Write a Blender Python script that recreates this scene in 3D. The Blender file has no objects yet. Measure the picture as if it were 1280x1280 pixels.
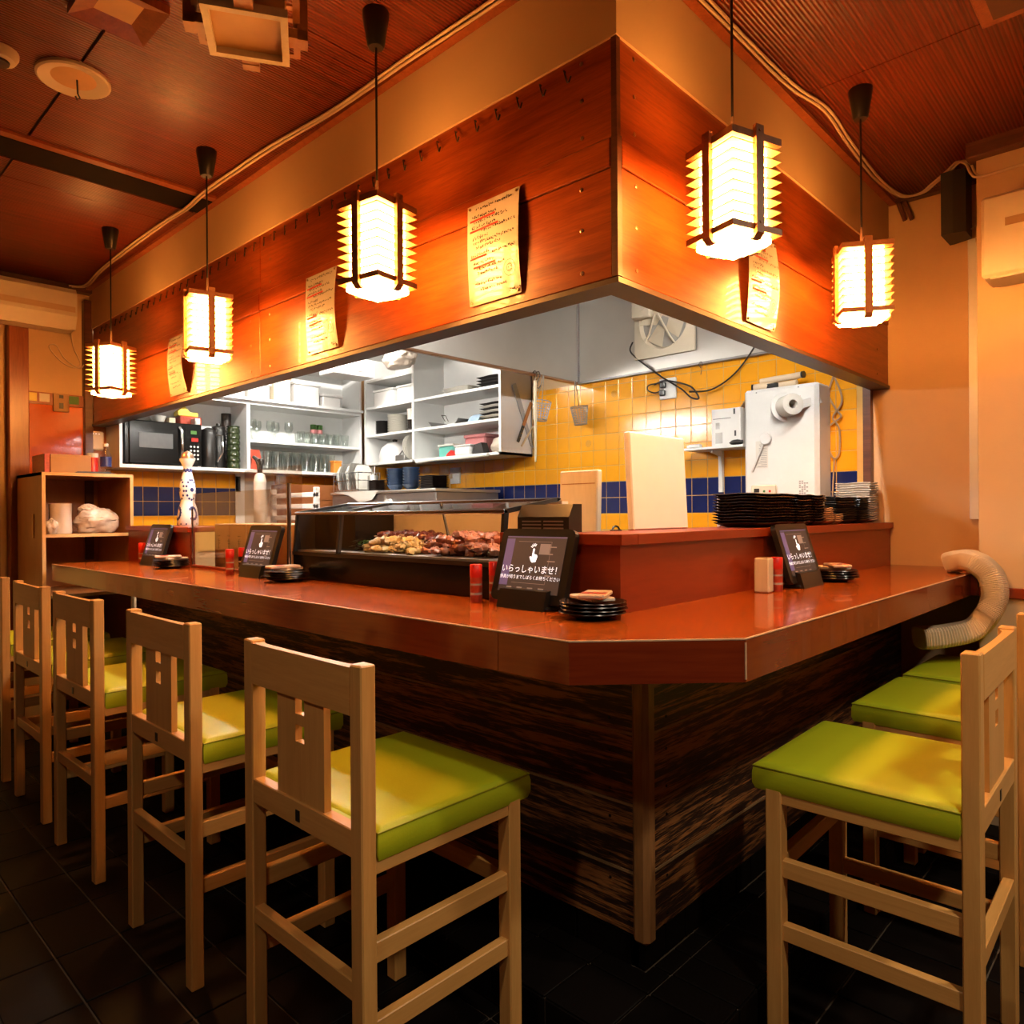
import bpy, math, random
from mathutils import Vector, Matrix, noise
random.seed(7)
PI = math.pi
SC = bpy.context.scene
COL = SC.collection

# ------------------------------------------------------------------ camera
def setup_camera():
    th = math.radians(43.5) - 0.0003
    roll = 0.0074
    F = Vector((math.cos(th), math.sin(th), 0)); R = Vector((math.sin(th), -math.cos(th), 0)); U = Vector((0, 0, 1))
    c, s = math.cos(roll), math.sin(roll)
    r2 = R * c - U * s; u2 = R * s + U * c
    cd = bpy.data.cameras.new('camera'); co = bpy.data.objects.new('camera', cd); COL.objects.link(co)
    m = Matrix.Identity(4)
    for i in range(3):
        m[i][0] = r2[i]; m[i][1] = u2[i]; m[i][2] = -F[i]
    m[0][3], m[1][3], m[2][3] = -1.5324, -1.0707, 1.28
    co.matrix_world = m
    cd.sensor_fit = 'HORIZONTAL'; cd.sensor_width = 36; cd.lens = 898.53 * 36 / 1280
    cd.shift_y = 2.27 / 1280; cd.clip_start = 0.02
    SC.camera = co
setup_camera()

# ------------------------------------------------------------------ world, exposure
wd = bpy.data.worlds.new('world'); SC.world = wd; wd.use_nodes = True
wd.node_tree.nodes['Background'].inputs[0].default_value = (0.9, 0.75, 0.6, 1)
wd.node_tree.nodes['Background'].inputs[1].default_value = 0.02
vs = SC.view_settings
vs.view_transform = 'Standard'; vs.look = 'None'; vs.gamma = 1; vs.exposure = 0.0; vs.use_curve_mapping = False
try:
    SC.cycles.max_bounces = 8; SC.cycles.diffuse_bounces = 4; SC.cycles.glossy_bounces = 4
    SC.cycles.transmission_bounces = 8; SC.cycles.transparent_max_bounces = 12
    SC.cycles.sample_clamp_indirect = 4.0; SC.cycles.caustics_reflective = False; SC.cycles.caustics_refractive = False
    SC.cycles.use_denoising = True; SC.cycles.denoiser = 'OPENIMAGEDENOISE'
except Exception:
    pass

# light levels (tuned here)
LANTERN_COL = (1.0, 0.40, 0.085); LANTERN_E = 150.0
KITCHEN_COL = (1.0, 0.95, 0.87); KITCHEN_E = 300.0
FILL_COL = (1.0, 0.84, 0.62); FILL_W = 24.0  # colour and power of the added fill lights

# ------------------------------------------------------------------ mesh helper
class MB:
    def __init__(s):
        s.v = []; s.f = []; s.sm = []; s.mi = []; s.M = None
    def add(s, vs, fs, smooth=False, m=0):
        o = len(s.v)
        if s.M is not None:
            vs = [tuple(s.M @ Vector(p)) for p in vs]
        s.v.extend([tuple(p) for p in vs])
        for f in fs:
            s.f.append(tuple(i + o for i in f)); s.sm.append(smooth); s.mi.append(m)
        return s
    def box(s, x0, x1, y0, y1, z0, z1, m=0):
        v = [(x0,y0,z0),(x1,y0,z0),(x1,y1,z0),(x0,y1,z0),(x0,y0,z1),(x1,y0,z1),(x1,y1,z1),(x0,y1,z1)]
        return s.add(v, [(0,3,2,1),(4,5,6,7),(0,1,5,4),(1,2,6,5),(2,3,7,6),(3,0,4,7)], False, m)
    def cbox(s, x0, x1, y0, y1, z0, z1, b=0.003, m=0):
        b = min(b, (x1-x0)*.49, (y1-y0)*.49, (z1-z0)*.49)
        V = []; idx = {}
        for ax in range(3):
            for sx in (0,1):
                for sy in (0,1):
                    for sz in (0,1):
                        p = [(x0,x1)[sx], (y0,y1)[sy], (z0,z1)[sz]]
                        for k, sg in ((0,sx),(1,sy),(2,sz)):
                            if k != ax: p[k] += b if sg == 0 else -b
                        idx[(ax,sx,sy,sz)] = len(V); V.append(tuple(p))
        F = []
        def quad(ax, sg):
            o = [k for k in range(3) if k != ax]
            c = []
            for a, bb in ((0,0),(1,0),(1,1),(0,1)):
                t = [0,0,0]; t[ax] = sg; t[o[0]] = a; t[o[1]] = bb
                c.append(idx[(ax,)+tuple(t)])
            flip = (sg == 0) != (ax == 1)
            return tuple(reversed(c)) if flip else tuple(c)
        for ax in range(3):
            for sg in (0,1): F.append(quad(ax, sg))
        for ax in range(3):
            o = [k for k in range(3) if k != ax]
            for a in (0,1):
                for bb in (0,1):
                    t0 = [0,0,0]; t0[ax]=0; t0[o[0]]=a; t0[o[1]]=bb
                    t1 = list(t0); t1[ax]=1
                    F.append((idx[(o[0],)+tuple(t0)], idx[(o[0],)+tuple(t1)], idx[(o[1],)+tuple(t1)], idx[(o[1],)+tuple(t0)]))
        for sx in (0,1):
            for sy in (0,1):
                for sz in (0,1):
                    F.append(tuple(idx[(ax,sx,sy,sz)] for ax in range(3)))
        # consistent outward winding
        c = Vector(((x0+x1)/2,(y0+y1)/2,(z0+z1)/2)); G = []
        for f in F:
            P = [Vector(V[i]) for i in f]; n = (P[1]-P[0]).cross(P[2]-P[0])
            ctr = sum(P, Vector())/len(P)
            G.append(f if n.dot(ctr-c) >= 0 else tuple(reversed(f)))
        return s.add(V, G, False, m)
    def prism(s, poly, axis, lo, hi, m=0):
        """poly of 2D points in the other two axes (order x,y / x,z / y,z), counter-clockwise"""
        n = len(poly); V = []
        for h in (lo, hi):
            for a, b in poly:
                V.append({'z': (a,b,h), 'y': (a,h,b), 'x': (h,a,b)}[axis])
        bot = tuple(range(n)); top = tuple(range(n, 2*n))
        F = [tuple(reversed(bot)), top] + [(i, (i+1)%n, n+(i+1)%n, n+i) for i in range(n)]
        if axis == 'y': F = [tuple(reversed(f)) for f in F]
        return s.add(V, F, False, m)
    def lathe(s, prof, c=(0,0,0), n=16, smooth=True, m=0, axis='z', lob=None):
        V = []
        for r, z in prof:
            for k in range(n):
                a = 2*PI*k/n; rr = r*(lob(a) if lob else 1)
                x, y = rr*math.cos(a), rr*math.sin(a)
                p = {'z': (x,y,z), 'x': (z,x,y), 'y': (y,z,x)}[axis]
                V.append((c[0]+p[0], c[1]+p[1], c[2]+p[2]))
        F = []
        for i in range(len(prof)-1):
            for k in range(n):
                k2 = (k+1)%n
                F.append((i*n+k, i*n+k2, (i+1)*n+k2, (i+1)*n+k))
        s.add(V, F, smooth, m)
        if prof[0][0] > 1e-6: s.add(V[:n], [tuple(reversed(range(n)))], False, m)
        if prof[-1][0] > 1e-6: s.add(V[-n:], [tuple(range(n))], False, m)
        return s
    def tube(s, path, r, n=8, smooth=True, m=0, caps=True, closed=False):
        P = [Vector(p) for p in path]; L = len(P)
        rs = r if isinstance(r, (list, tuple)) else [r]*L
        T = []
        for i in range(L):
            if closed: t = P[(i+1)%L]-P[i-1]
            else: t = P[min(i+1,L-1)]-P[max(i-1,0)]
            T.append(t.normalized() if t.length > 1e-9 else Vector((0,0,1)))
        up = Vector((0,0,1)) if abs(T[0].z) < .9 else Vector((1,0,0))
        nrm = (up - T[0]*up.dot(T[0])).normalized(); V = []
        for i in range(L):
            nrm = (nrm - T[i]*nrm.dot(T[i]))
            nrm = nrm.normalized() if nrm.length > 1e-6 else T[i].orthogonal().normalized()
            b = T[i].cross(nrm)
            for k in range(n):
                a = 2*PI*k/n
                V.append(tuple(P[i] + (nrm*math.cos(a)+b*math.sin(a))*rs[i]))
        F = []
        for i in range(L if closed else L-1):
            j = (i+1)%L
            for k in range(n):
                k2 = (k+1)%n; F.append((i*n+k, i*n+k2, j*n+k2, j*n+k))
        s.add(V, F, smooth, m)
        if caps and not closed:
            s.add(V[:n], [tuple(reversed(range(n)))], False, m); s.add(V[-n:], [tuple(range(n))], False, m)
        return s
    def cyl(s, p0, p1, r0, r1=None, n=14, m=0):
        return s.tube([p0, p1], [r0, r0 if r1 is None else r1], n, True, m)
    def rect(s, p, u, v, m=0):
        p, u, v = Vector(p), Vector(u), Vector(v)
        return s.add([p, p+u, p+u+v, p+v], [(0,1,2,3)], False, m)
    def build(s, name, mat, parent=None, loc=None, rz=0.0, rot=None):
        me = bpy.data.meshes.new(name); me.from_pydata(s.v, [], s.f)
        for mt in (mat if isinstance(mat, (list, tuple)) else [mat]): me.materials.append(mt)
        me.polygons.foreach_set('use_smooth', s.sm); me.polygons.foreach_set('material_index', s.mi)
        if any(s.sm): me.set_sharp_from_angle(angle=.72)
        me.update()
        o = bpy.data.objects.new(name, me); COL.objects.link(o)
        if parent: o.parent = parent
        if loc: o.location = loc
        if rz: o.rotation_euler = (0,0,rz)
        if rot: o.rotation_euler = rot
        return o

def tag(o, label=None, cat=None, group=None, kind=None):
    if label: o['label'] = label
    if cat: o['category'] = cat
    if group: o['group'] = group
    if kind: o['kind'] = kind
    return o
def thing(name, label, cat, loc=(0,0,0), rz=0.0, group=None):
    o = bpy.data.objects.new(name, None); COL.objects.link(o)
    o.location = loc; o.rotation_euler = (0,0,rz); o.empty_display_size = .05
    return tag(o, label, cat, group)
def struct(o): o['kind'] = 'structure'; return o
def empty_struct(name):
    o = bpy.data.objects.new(name, None); COL.objects.link(o); o['kind'] = 'structure'; return o
def kids(o): return [c for c in bpy.data.objects if c.parent == o]
def copy_tree(o, loc=None, rz=None, label=None, group=None, parent=None):
    c = o.copy(); COL.objects.link(c); c.parent = parent
    if loc is not None: c.location = loc
    if rz is not None: c.rotation_euler = (0,0,rz)
    if label: c['label'] = label
    if group: c['group'] = group
    for ch in kids(o): copy_tree(ch, parent=c)
    return c
def RotZ(a): return Matrix.Rotation(a, 4, 'Z')
def T(x,y,z): return Matrix.Translation((x,y,z))
def text_mb(txt, size, align='CENTER'):
    """flat lettering in the XY plane as a mesh builder"""
    cu = bpy.data.curves.new('tmp_text', 'FONT'); cu.body = txt; cu.size = size; cu.align_x = align; cu.resolution_u = 2
    ob = bpy.data.objects.new('tmp_text', cu); COL.objects.link(ob)
    bpy.context.view_layer.update()
    me = bpy.data.meshes.new_from_object(ob.evaluated_get(bpy.context.evaluated_depsgraph_get()))
    mb = MB(); mb.v = [tuple(v.co) for v in me.vertices]
    for p in me.polygons: mb.f.append(tuple(p.vertices)); mb.sm.append(False); mb.mi.append(0)
    bpy.data.objects.remove(ob); bpy.data.meshes.remove(me); bpy.data.curves.remove(cu)
    return mb
def xform(mb, M):
    mb.v = [tuple(M @ Vector(p)) for p in mb.v]; return mb
def basis(o, x, y, z):
    m = Matrix.Identity(4)
    for i in range(3): m[i][0]=x[i]; m[i][1]=y[i]; m[i][2]=z[i]; m[i][3]=o[i]
    return m

# ------------------------------------------------------------------ materials
def newmat(name):
    m = bpy.data.materials.new(name); m.use_nodes = True
    return m, m.node_tree.nodes, m.node_tree.links, m.node_tree.nodes['Principled BSDF']
def setp(b, **k):
    for n, v in k.items():
        n = {'rough':'Roughness','metal':'Metallic','coat':'Coat Weight','coatr':'Coat Roughness','trans':'Transmission Weight','alpha':'Alpha','ior':'IOR','spec':'Specular IOR Level','sss':'Subsurface Weight'}[n]
        b.inputs[n].default_value = v
def plain(name, col, rough=.5, var=.12, scale=18, bump=0.0, bscale=60, **k):
    m, N, L, b = newmat(name); setp(b, rough=rough, **k)
    tc = N.new('ShaderNodeTexCoord'); no = N.new('ShaderNodeTexNoise'); no.inputs['Scale'].default_value = scale; no.inputs['Detail'].default_value = 3
    L.new(tc.outputs['Object'], no.inputs['Vector'])
    mx = N.new('ShaderNodeMix'); mx.data_type = 'RGBA'
    mx.inputs[6].default_value = tuple(c*(1-var) for c in col)+(1,); mx.inputs[7].default_value = tuple(min(1,c*(1+var)) for c in col)+(1,)
    L.new(no.outputs['Fac'], mx.inputs[0]); L.new(mx.outputs[2], b.inputs['Base Color'])
    if bump:
        n2 = N.new('ShaderNodeTexNoise'); n2.inputs['Scale'].default_value = bscale; L.new(tc.outputs['Object'], n2.inputs['Vector'])
        bp = N.new('ShaderNodeBump'); bp.inputs['Strength'].default_value = bump; bp.inputs['Distance'].default_value = .01
        L.new(n2.outputs['Fac'], bp.inputs['Height']); L.new(bp.outputs[0], b.inputs['Normal'])
    return m
def wood(name, dark, light, scale=(1,1,14), rough=.35, bump=.08, base=3.0, lo=.35, hi=.68, fine=True, **k):
    m, N, L, b = newmat(name); setp(b, rough=rough, **k)
    tc = N.new('ShaderNodeTexCoord'); mp = N.new('ShaderNodeMapping'); mp.inputs['Scale'].default_value = scale
    oi = N.new('ShaderNodeObjectInfo'); ad = N.new('ShaderNodeVectorMath'); ad.operation = 'ADD'
    sc = N.new('ShaderNodeVectorMath'); sc.operation = 'SCALE'; sc.inputs['Scale'].default_value = 7.3
    cb = N.new('ShaderNodeCombineXYZ'); L.new(oi.outputs['Random'], cb.inputs[0]); L.new(oi.outputs['Random'], cb.inputs[1]); L.new(oi.outputs['Random'], cb.inputs[2])
    L.new(cb.outputs[0], sc.inputs[0]); L.new(tc.outputs['Object'], ad.inputs[0]); L.new(sc.outputs[0], ad.inputs[1])
    L.new(ad.outputs[0], mp.inputs['Vector'])
    n1 = N.new('ShaderNodeTexNoise'); n1.inputs['Scale'].default_value = base; n1.inputs['Detail'].default_value = 5; n1.inputs['Distortion'].default_value = .7
    L.new(mp.outputs[0], n1.inputs['Vector'])
    rp = N.new('ShaderNodeValToRGB'); rp.color_ramp.elements[0].position = lo; rp.color_ramp.elements[1].position = hi
    rp.color_ramp.elements[0].color = dark+(1,); rp.color_ramp.elements[1].color = light+(1,)
    src = n1.outputs['Fac']
    if fine:
        n2 = N.new('ShaderNodeTexNoise'); n2.inputs['Scale'].default_value = base*7; n2.inputs['Detail'].default_value = 2; L.new(mp.outputs[0], n2.inputs['Vector'])
        mt = N.new('ShaderNodeMath'); mt.operation = 'MULTIPLY_ADD'; mt.inputs[1].default_value = .35; L.new(n2.outputs['Fac'], mt.inputs[0])
        m3 = N.new('ShaderNodeMath'); m3.operation = 'MULTIPLY'; m3.inputs[1].default_value = .68; L.new(n1.outputs['Fac'], m3.inputs[0]); L.new(m3.outputs[0], mt.inputs[2]); src = mt.outputs[0]
    L.new(src, rp.inputs['Fac']); L.new(rp.outputs['Color'], b.inputs['Base Color'])
    if bump:
        bp = N.new('ShaderNodeBump'); bp.inputs['Strength'].default_value = bump; bp.inputs['Distance'].default_value = .004
        L.new(src, bp.inputs['Height']); L.new(bp.outputs[0], b.inputs['Normal'])
    return m
def emit(name, col, strength, base=None):
    m, N, L, b = newmat(name)
    b.inputs['Base Color'].default_value = tuple(base or col)+(1,); b.inputs['Emission Color'].default_value = tuple(col)+(1,); b.inputs['Emission Strength'].default_value = strength
    b.inputs['Roughness'].default_value = .6
    return m
def glass(name, tint=(1,1,1), alpha=.12, rough=.03):
    m, N, L, b = newmat(name)
    for n in list(N):
        if n.type != 'OUTPUT_MATERIAL': N.remove(n)
    out = [n for n in N if n.type == 'OUTPUT_MATERIAL'][0]
    tr = N.new('ShaderNodeBsdfTransparent'); tr.inputs[0].default_value = tint+(1,)
    gl = N.new('ShaderNodeBsdfGlossy'); gl.inputs['Roughness'].default_value = rough
    mx = N.new('ShaderNodeMixShader'); lw = N.new('ShaderNodeLayerWeight'); lw.inputs[0].default_value = .5
    pw = N.new('ShaderNodeMath'); pw.operation = 'POWER'; pw.inputs[1].default_value = 3.5; L.new(lw.outputs['Facing'], pw.inputs[0])
    ad = N.new('ShaderNodeMath'); ad.operation = 'MULTIPLY_ADD'; ad.inputs[1].default_value = .75; ad.inputs[2].default_value = alpha; L.new(pw.outputs[0], ad.inputs[0])
    L.new(ad.outputs[0], mx.inputs[0]); L.new(tr.outputs[0], mx.inputs[1]); L.new(gl.outputs[0], mx.inputs[2]); L.new(mx.outputs[0], out.inputs[0])
    return m
def ribbed(name, dark, light, period=.0125):
    m, N, L, b = newmat(name); setp(b, rough=.34)
    tc = N.new('ShaderNodeTexCoord'); wv = N.new('ShaderNodeTexWave'); wv.bands_direction = 'Y'; wv.inputs['Scale'].default_value = .31416/period
    wv.inputs['Distortion'].default_value = .4; wv.inputs['Detail'].default_value = 1; wv.inputs['Detail Scale'].default_value = .3
    L.new(tc.outputs['Object'], wv.inputs['Vector'])
    mp = N.new('ShaderNodeMapping'); mp.inputs['Scale'].default_value = (1.2, 75, 1); L.new(tc.outputs['Object'], mp.inputs['Vector'])
    no = N.new('ShaderNodeTexNoise'); no.inputs['Scale'].default_value = 1.6; no.inputs['Detail'].default_value = 4; L.new(mp.outputs[0], no.inputs['Vector'])
    rp = N.new('ShaderNodeValToRGB'); rp.color_ramp.elements[0].position = .3; rp.color_ramp.elements[1].position = .7
    rp.color_ramp.elements[0].color = dark+(1,); rp.color_ramp.elements[1].color = light+(1,); L.new(no.outputs['Fac'], rp.inputs['Fac'])
    mx = N.new('ShaderNodeMix'); mx.data_type = 'RGBA'; mx.blend_type = 'MULTIPLY'; mx.inputs[0].default_value = .55
    L.new(rp.outputs[0], mx.inputs[6]); L.new(wv.outputs['Color'], mx.inputs[7]); L.new(mx.outputs[2], b.inputs['Base Color'])
    bp = N.new('ShaderNodeBump'); bp.inputs['Strength'].default_value = .45; bp.inputs['Distance'].default_value = .004
    L.new(wv.outputs['Fac'], bp.inputs['Height']); L.new(bp.outputs[0], b.inputs['Normal'])
    return m

M = {}
M['hood'] = wood('cedar_cladding', (.19,.028,.004), (.37,.074,.009), (1,1,16), .30, .05, 2.2, coat=.25)
M['hood_dark'] = wood('dark_cedar_trim', (.055,.018,.010), (.11,.035,.016), (1,1,14), .4, .05)
M['hood_frame'] = plain('brown_metal_frame', (.050,.024,.015), .4, .2, 30)
M['counter_y'] = wood('lacquered_counter_wood_lengthwise', (.33,.055,.006), (.46,.10,.011), (9,.6,9), .17, .015, 2.2, coat=.3)
M['counter_x'] = wood('lacquered_counter_wood_crosswise', (.33,.055,.006), (.46,.10,.011), (.6,9,9), .17, .015, 2.2, coat=.3)
M['counter_edge'] = wood('counter_edge_wood', (.14,.014,.003), (.21,.028,.005), (.6,.6,9), .24, .02, 2.2, coat=.3)
M['panel_red'] = wood('red_panel_wood', (.19,.020,.003), (.27,.034,.005), (.8,.8,6), .33, .02, 2)
M['plank'] = wood('weathered_plank', (.022,.008,.004), (.30,.115,.032), (.9,.9,16), .5, .6, 3.2, .49, .60)
M['post'] = wood('counter_corner_post', (.20,.085,.028), (.32,.15,.05), (8,8,.8), .45, .1, 3)
for a, s in (('x',(.8,14,14)), ('y',(14,.8,14)), ('z',(14,14,.8))):
    M['oak_'+a] = wood('light_oak_'+a, (.56,.265,.066), (.70,.37,.112), s, .42, .06, 3.0, .3, .75)
M['lime'] = plain('lime_vinyl', (.41,.47,.010), .46, .05, 9, .05, 220)
M['lime_pipe'] = plain('lime_piping', (.30,.31,.010), .4, .05)
M['ceil'] = ribbed('ribbed_bamboo_ceiling', (.085,.007,.001), (.23,.028,.004))
M['beige'] = plain('beige_wall', (.64,.42,.22), .75, .04, 6, .05, 120)
M['cream'] = plain('cream_plaster', (.62,.43,.25), .7, .04, 6, .05, 120)
M['white'] = plain('white_melamine', (.78,.78,.76), .45, .03)
M['whiteplastic'] = plain('white_plastic', (.74,.73,.70), .35, .04)
M['creamplastic'] = plain('cream_plastic', (.72,.62,.46), .45, .04)
M['ty'] = plain('yellow_glazed_tile', (.86,.36,.012), .15, .06, 7, .02, 25)
M['tb'] = plain('navy_glazed_tile', (.010,.017,.085), .14, .2, 9, .02, 25)
M['grout'] = plain('pale_grout', (.62,.36,.10), .8, .1)
M['steel'] = plain('brushed_steel', (.66,.64,.60), .42, .12, 3, .03, 30, metal=1.0)
M['steel_dark'] = plain('dull_steel', (.33,.32,.31), .42, .15, 6, metal=.9)
M['chrome'] = plain('chrome', (.75,.75,.75), .15, .05, metal=1.0)
M['wire'] = plain('dark_wire', (.10,.08,.07), .35, .1, metal=.8)
M['black'] = plain('black_plastic', (.012,.011,.010), .32, .2)
M['blackgloss'] = plain('glossy_black', (.006,.006,.006), .16, .2, spec=.25)
M['worn_highlight'] = plain('pale_worn_edge_highlight', (.62,.38,.22), .5, .3, 40)  # worn counter edges, with the edge highlight put into the colour
M['window'] = plain('smoked_window', (.10,.10,.10), .3, .3, 20)
M['blackmatte'] = plain('matte_black', (.012,.010,.009), .6, .2)
M['brownblack'] = plain('dark_brown_ceramic', (.020,.011,.008), .25, .25)
M['floor'] = plain('dark_floor_tile', (.0045,.003,.0025), .5, .25, 5, .03, 30, spec=.12)
M['floor_grout'] = plain('floor_grout', (.10,.075,.055), .8, .2, spec=.1)
M['porcelain'] = plain('white_porcelain', (.72,.69,.62), .2, .04)
M['blueware'] = plain('blue_glazed_bowl', (.03,.06,.13), .2, .35, 30)
M['paper'] = plain('laminated_paper', (.46,.41,.37), .22, .05, 12, coat=.35)
M['pale_paper'] = plain('pale_towel_wrapper', (.62,.46,.33), .4, .1, 30)
M['ink'] = plain('black_ink', (.03,.02,.02), .5, .1)
M['redink'] = plain('red_marker', (.55,.02,.015), .5, .1)
M['red'] = plain('red_plastic', (.58,.02,.012), .3, .1)
M['redlabel'] = plain('red_spice_label', (.42,.06,.03), .35, .5, 60)
M['cardboard'] = plain('cardboard', (.42,.26,.13), .8, .08)
M['glass'] = glass('clear_glass', (.97,.98,.97), .06)
M['acrylic'] = glass('acrylic_sheet', (.90,.84,.78), .05, .06)
M['gglass'] = glass('drinking_glass', (.93,.95,.94), .10, .05)
M['film'] = plain('thin_plastic_bag', (.72,.60,.48), .3, .1, 12, .8, 14, trans=.25)
M['clearbox'] = plain('translucent_plastic', (.74,.72,.70), .35, .06, 8)
M['orange'] = plain('orange_gloss_panel', (.62,.115,.010), .14, .12, 4, .12, 35)
M['cable'] = plain('pale_cable', (.62,.47,.30), .5, .05)
M['blackcable'] = plain('black_cable', (.010,.008,.008), .4, .1)
M['lanternwood'] = wood('lantern_wood', (.34,.13,.04), (.46,.20,.065), (3,3,3), .45, .04, 6)
M['paperglow'] = emit('lit_lantern_paper', LANTERN_COL, LANTERN_E, (.9,.8,.65))
M['paperoff'] = plain('unlit_lantern_paper', (.62,.36,.13), .5, .2, 9)
M['tube'] = emit('fluorescent_tube', KITCHEN_COL, KITCHEN_E)
M['downlight'] = emit('fill_light_lens', FILL_COL, 5.0)  # glowing disc of the added fill lights
M['screen'] = emit('tablet_screen', (.055,.032,.024), .9, (.02,.015,.012))
M['screenlight'] = emit('screen_white', (.9,.9,.95), 1.1)
M['screenpurple'] = emit('screen_purple', (.11,.09,.20), .6)
M['fangrey'] = plain('fan_grey', (.45,.42,.37), .5, .1)
M['lanternslat'] = plain('pale_lantern_slat', (.62,.40,.17), .5, .1)
M['darkwall'] = wood('dark_stained_boards', (.06,.022,.010), (.11,.045,.020), (8,8,.8), .5, .05, 3)
M['beam'] = plain('blackened_beam', (.006,.003,.002), .7, .2, spec=.08)
M['worn'] = plain('worn_tan_edge', (.26,.15,.065), .6, .3, 25)
M['screengrey'] = emit('screen_grey', (.20,.15,.12), .8)
M['plywood'] = wood('pale_board_wood', (.62,.50,.32), (.72,.60,.41), (6,6,1), .5, .03, 2)
M['whiteboard'] = plain('white_cutting_board', (.78,.76,.72), .5, .03)
M['shelfwood'] = wood('shelf_veneer', (.36,.15,.045), (.44,.20,.065), (5,5,.7), .45, .03, 2.5)
M['shelfedge'] = plain('pale_shelf_edge', (.60,.36,.13), .5, .08)
M['pillarwood'] = wood('red_pillar_wood', (.20,.045,.015), (.33,.09,.028), (9,9,.9), .32, .1, 2.5)
M['meat'] = plain('raw_meat', (.46,.17,.095), .35, .45, 40, .4, 60)
M['palemeat'] = plain('pale_skewer_food', (.66,.44,.16), .35, .3, 40, .3, 60)
M['liver'] = plain('dark_meat', (.14,.03,.022), .3, .4, 40, .3, 60)
M['leaf'] = plain('green_leaf', (.05,.16,.02), .45, .4, 40)
M['bamboo'] = plain('bamboo_stick', (.55,.38,.18), .6, .1)
M['knife'] = plain('knife_blade', (.36,.38,.41), .35, .15)
M['brownwood'] = wood('brown_handle_wood', (.30,.12,.04), (.42,.19,.07), (6,6,1), .5, .05, 4)
M['teal'] = plain('teal_plastic', (.12,.42,.36), .4, .1)
M['pink'] = plain('pink_plastic', (.55,.20,.20), .4, .1)
M['bluecloth'] = plain('pale_blue_cloth', (.35,.48,.62), .8, .1)
M['yellow'] = plain('yellow_plastic', (.75,.58,.08), .4, .1)
M['orangeplastic'] = plain('orange_plastic', (.80,.28,.04), .4, .1)
M['greenglass'] = plain('dark_green_bottle', (.025,.035,.012), .12, .5, 60)
M['navy'] = plain('navy_pattern', (.02,.025,.12), .3, .2)
M['darkorange'] = plain('brown_orange_panel', (.30,.10,.03), .4, .1)
M['doorlight'] = emit('lit_door_pane', (1.0,.50,.10), .42, (.5,.30,.10))
M['hose'] = plain('cream_flexible_hose', (.72,.56,.38), .5, .05)
M['darkpipe'] = plain('dark_cable_bundle', (.10,.035,.018), .5, .2)
M['bronze'] = plain('bronze_cap', (.30,.17,.10), .3, .2, metal=.8)
# ------------------------------------------------------------------ setting
XW, YW, ZC = 2.268, 4.219, 2.7758      # kitchen right wall face, far wall face, ceiling
LX, LY = -3.0, -3.2                    # dining room limits behind the camera

# floor with separate tiles
fl = struct(MB().box(LX-.1, 2.45, LY-.1, 4.4, -.10, -.006).build('floor', M['floor_grout']))
def tile_mesh(name, w, d, h, mat, b=.0015):
    o = MB().cbox(-w/2, w/2, -d/2, d/2, -h/2, h/2, b).build(name, mat)
    return o
def lay(proto, parent, pts, name, first=[None]):
    """copies of one piece, sharing its mesh"""
    for i, p in enumerate(pts):
        o = proto if i == 0 else proto.copy()
        if i: COL.objects.link(o)
        o.name = name; o.parent = parent; o.location = p
pts = []
px, py = .1715, .2745
for i in range(9):
    for j in range(20):
        x = -.765 + (i-5)*px + px/2; y = 1.607 + (j-9)*py + py/2 + (0 if i % 2 else .0)
        pts.append((x, y, -.005))
for i in range(15):
    for j in range(5):
        x = -.765 + (i+4)*px + px/2; y = -.24 - j*py
        if y < -.15: pts.append((x, y - .0, -.005))
lay(tile_mesh('tile', px-.006, py-.006, .010, M['floor']), fl, pts, 'tile')

# raised tiled footrest step around the counter
stp = struct(MB().prism([(-.205,3.52),(-.205,-.275),(2.262,-.275),(2.262,.3),(.3,.3),(.3,3.52)], 'z', 0, .092).build('floor_step', M['floor_grout']))
pts1, pts2 = [], []
for j in range(21):
    y = .088 + (j-2)*.181 - .0905 + .0
    if y > 3.4: break
    pts1.append((-.119, y, .096)); pts2.append((.006, y, .096))
lay(tile_mesh('tile', .176, .176, .008, M['floor']), stp, pts1[1:], 'tile')
lay(tile_mesh('tile', .064, .176, .008, M['floor']), stp, pts2[2:], 'tile')
pr1, pr2 = [], []
for i in range(22):
    x = .025 + i*.1017
    if x > 2.2: break
    pr1.append((x, -.186, .096)); pr2.append((x, -.067, .096))
lay(tile_mesh('tile', .097, .178, .008, M['floor']), stp, pr1, 'tile')
lay(tile_mesh('tile', .097, .048, .008, M['floor']), stp, pr2, 'tile')
lay(tile_mesh('tile', .176, .178, .008, M['floor']), stp, [(-.119, -.186, .096)], 'tile')
lay(tile_mesh('tile', .006, .176, .088, M['floor']), stp, [(-.207, p[1], .050) for p in pts1[1:]], 'tile')
lay(tile_mesh('tile', .097, .006, .088, M['floor']), stp, [(p[0], -.277, .050) for p in pr1], 'tile')
lay(tile_mesh('tile', .16, .006, .088, M['floor']), stp, [(-.115, -.277, .050)], 'tile')

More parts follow.
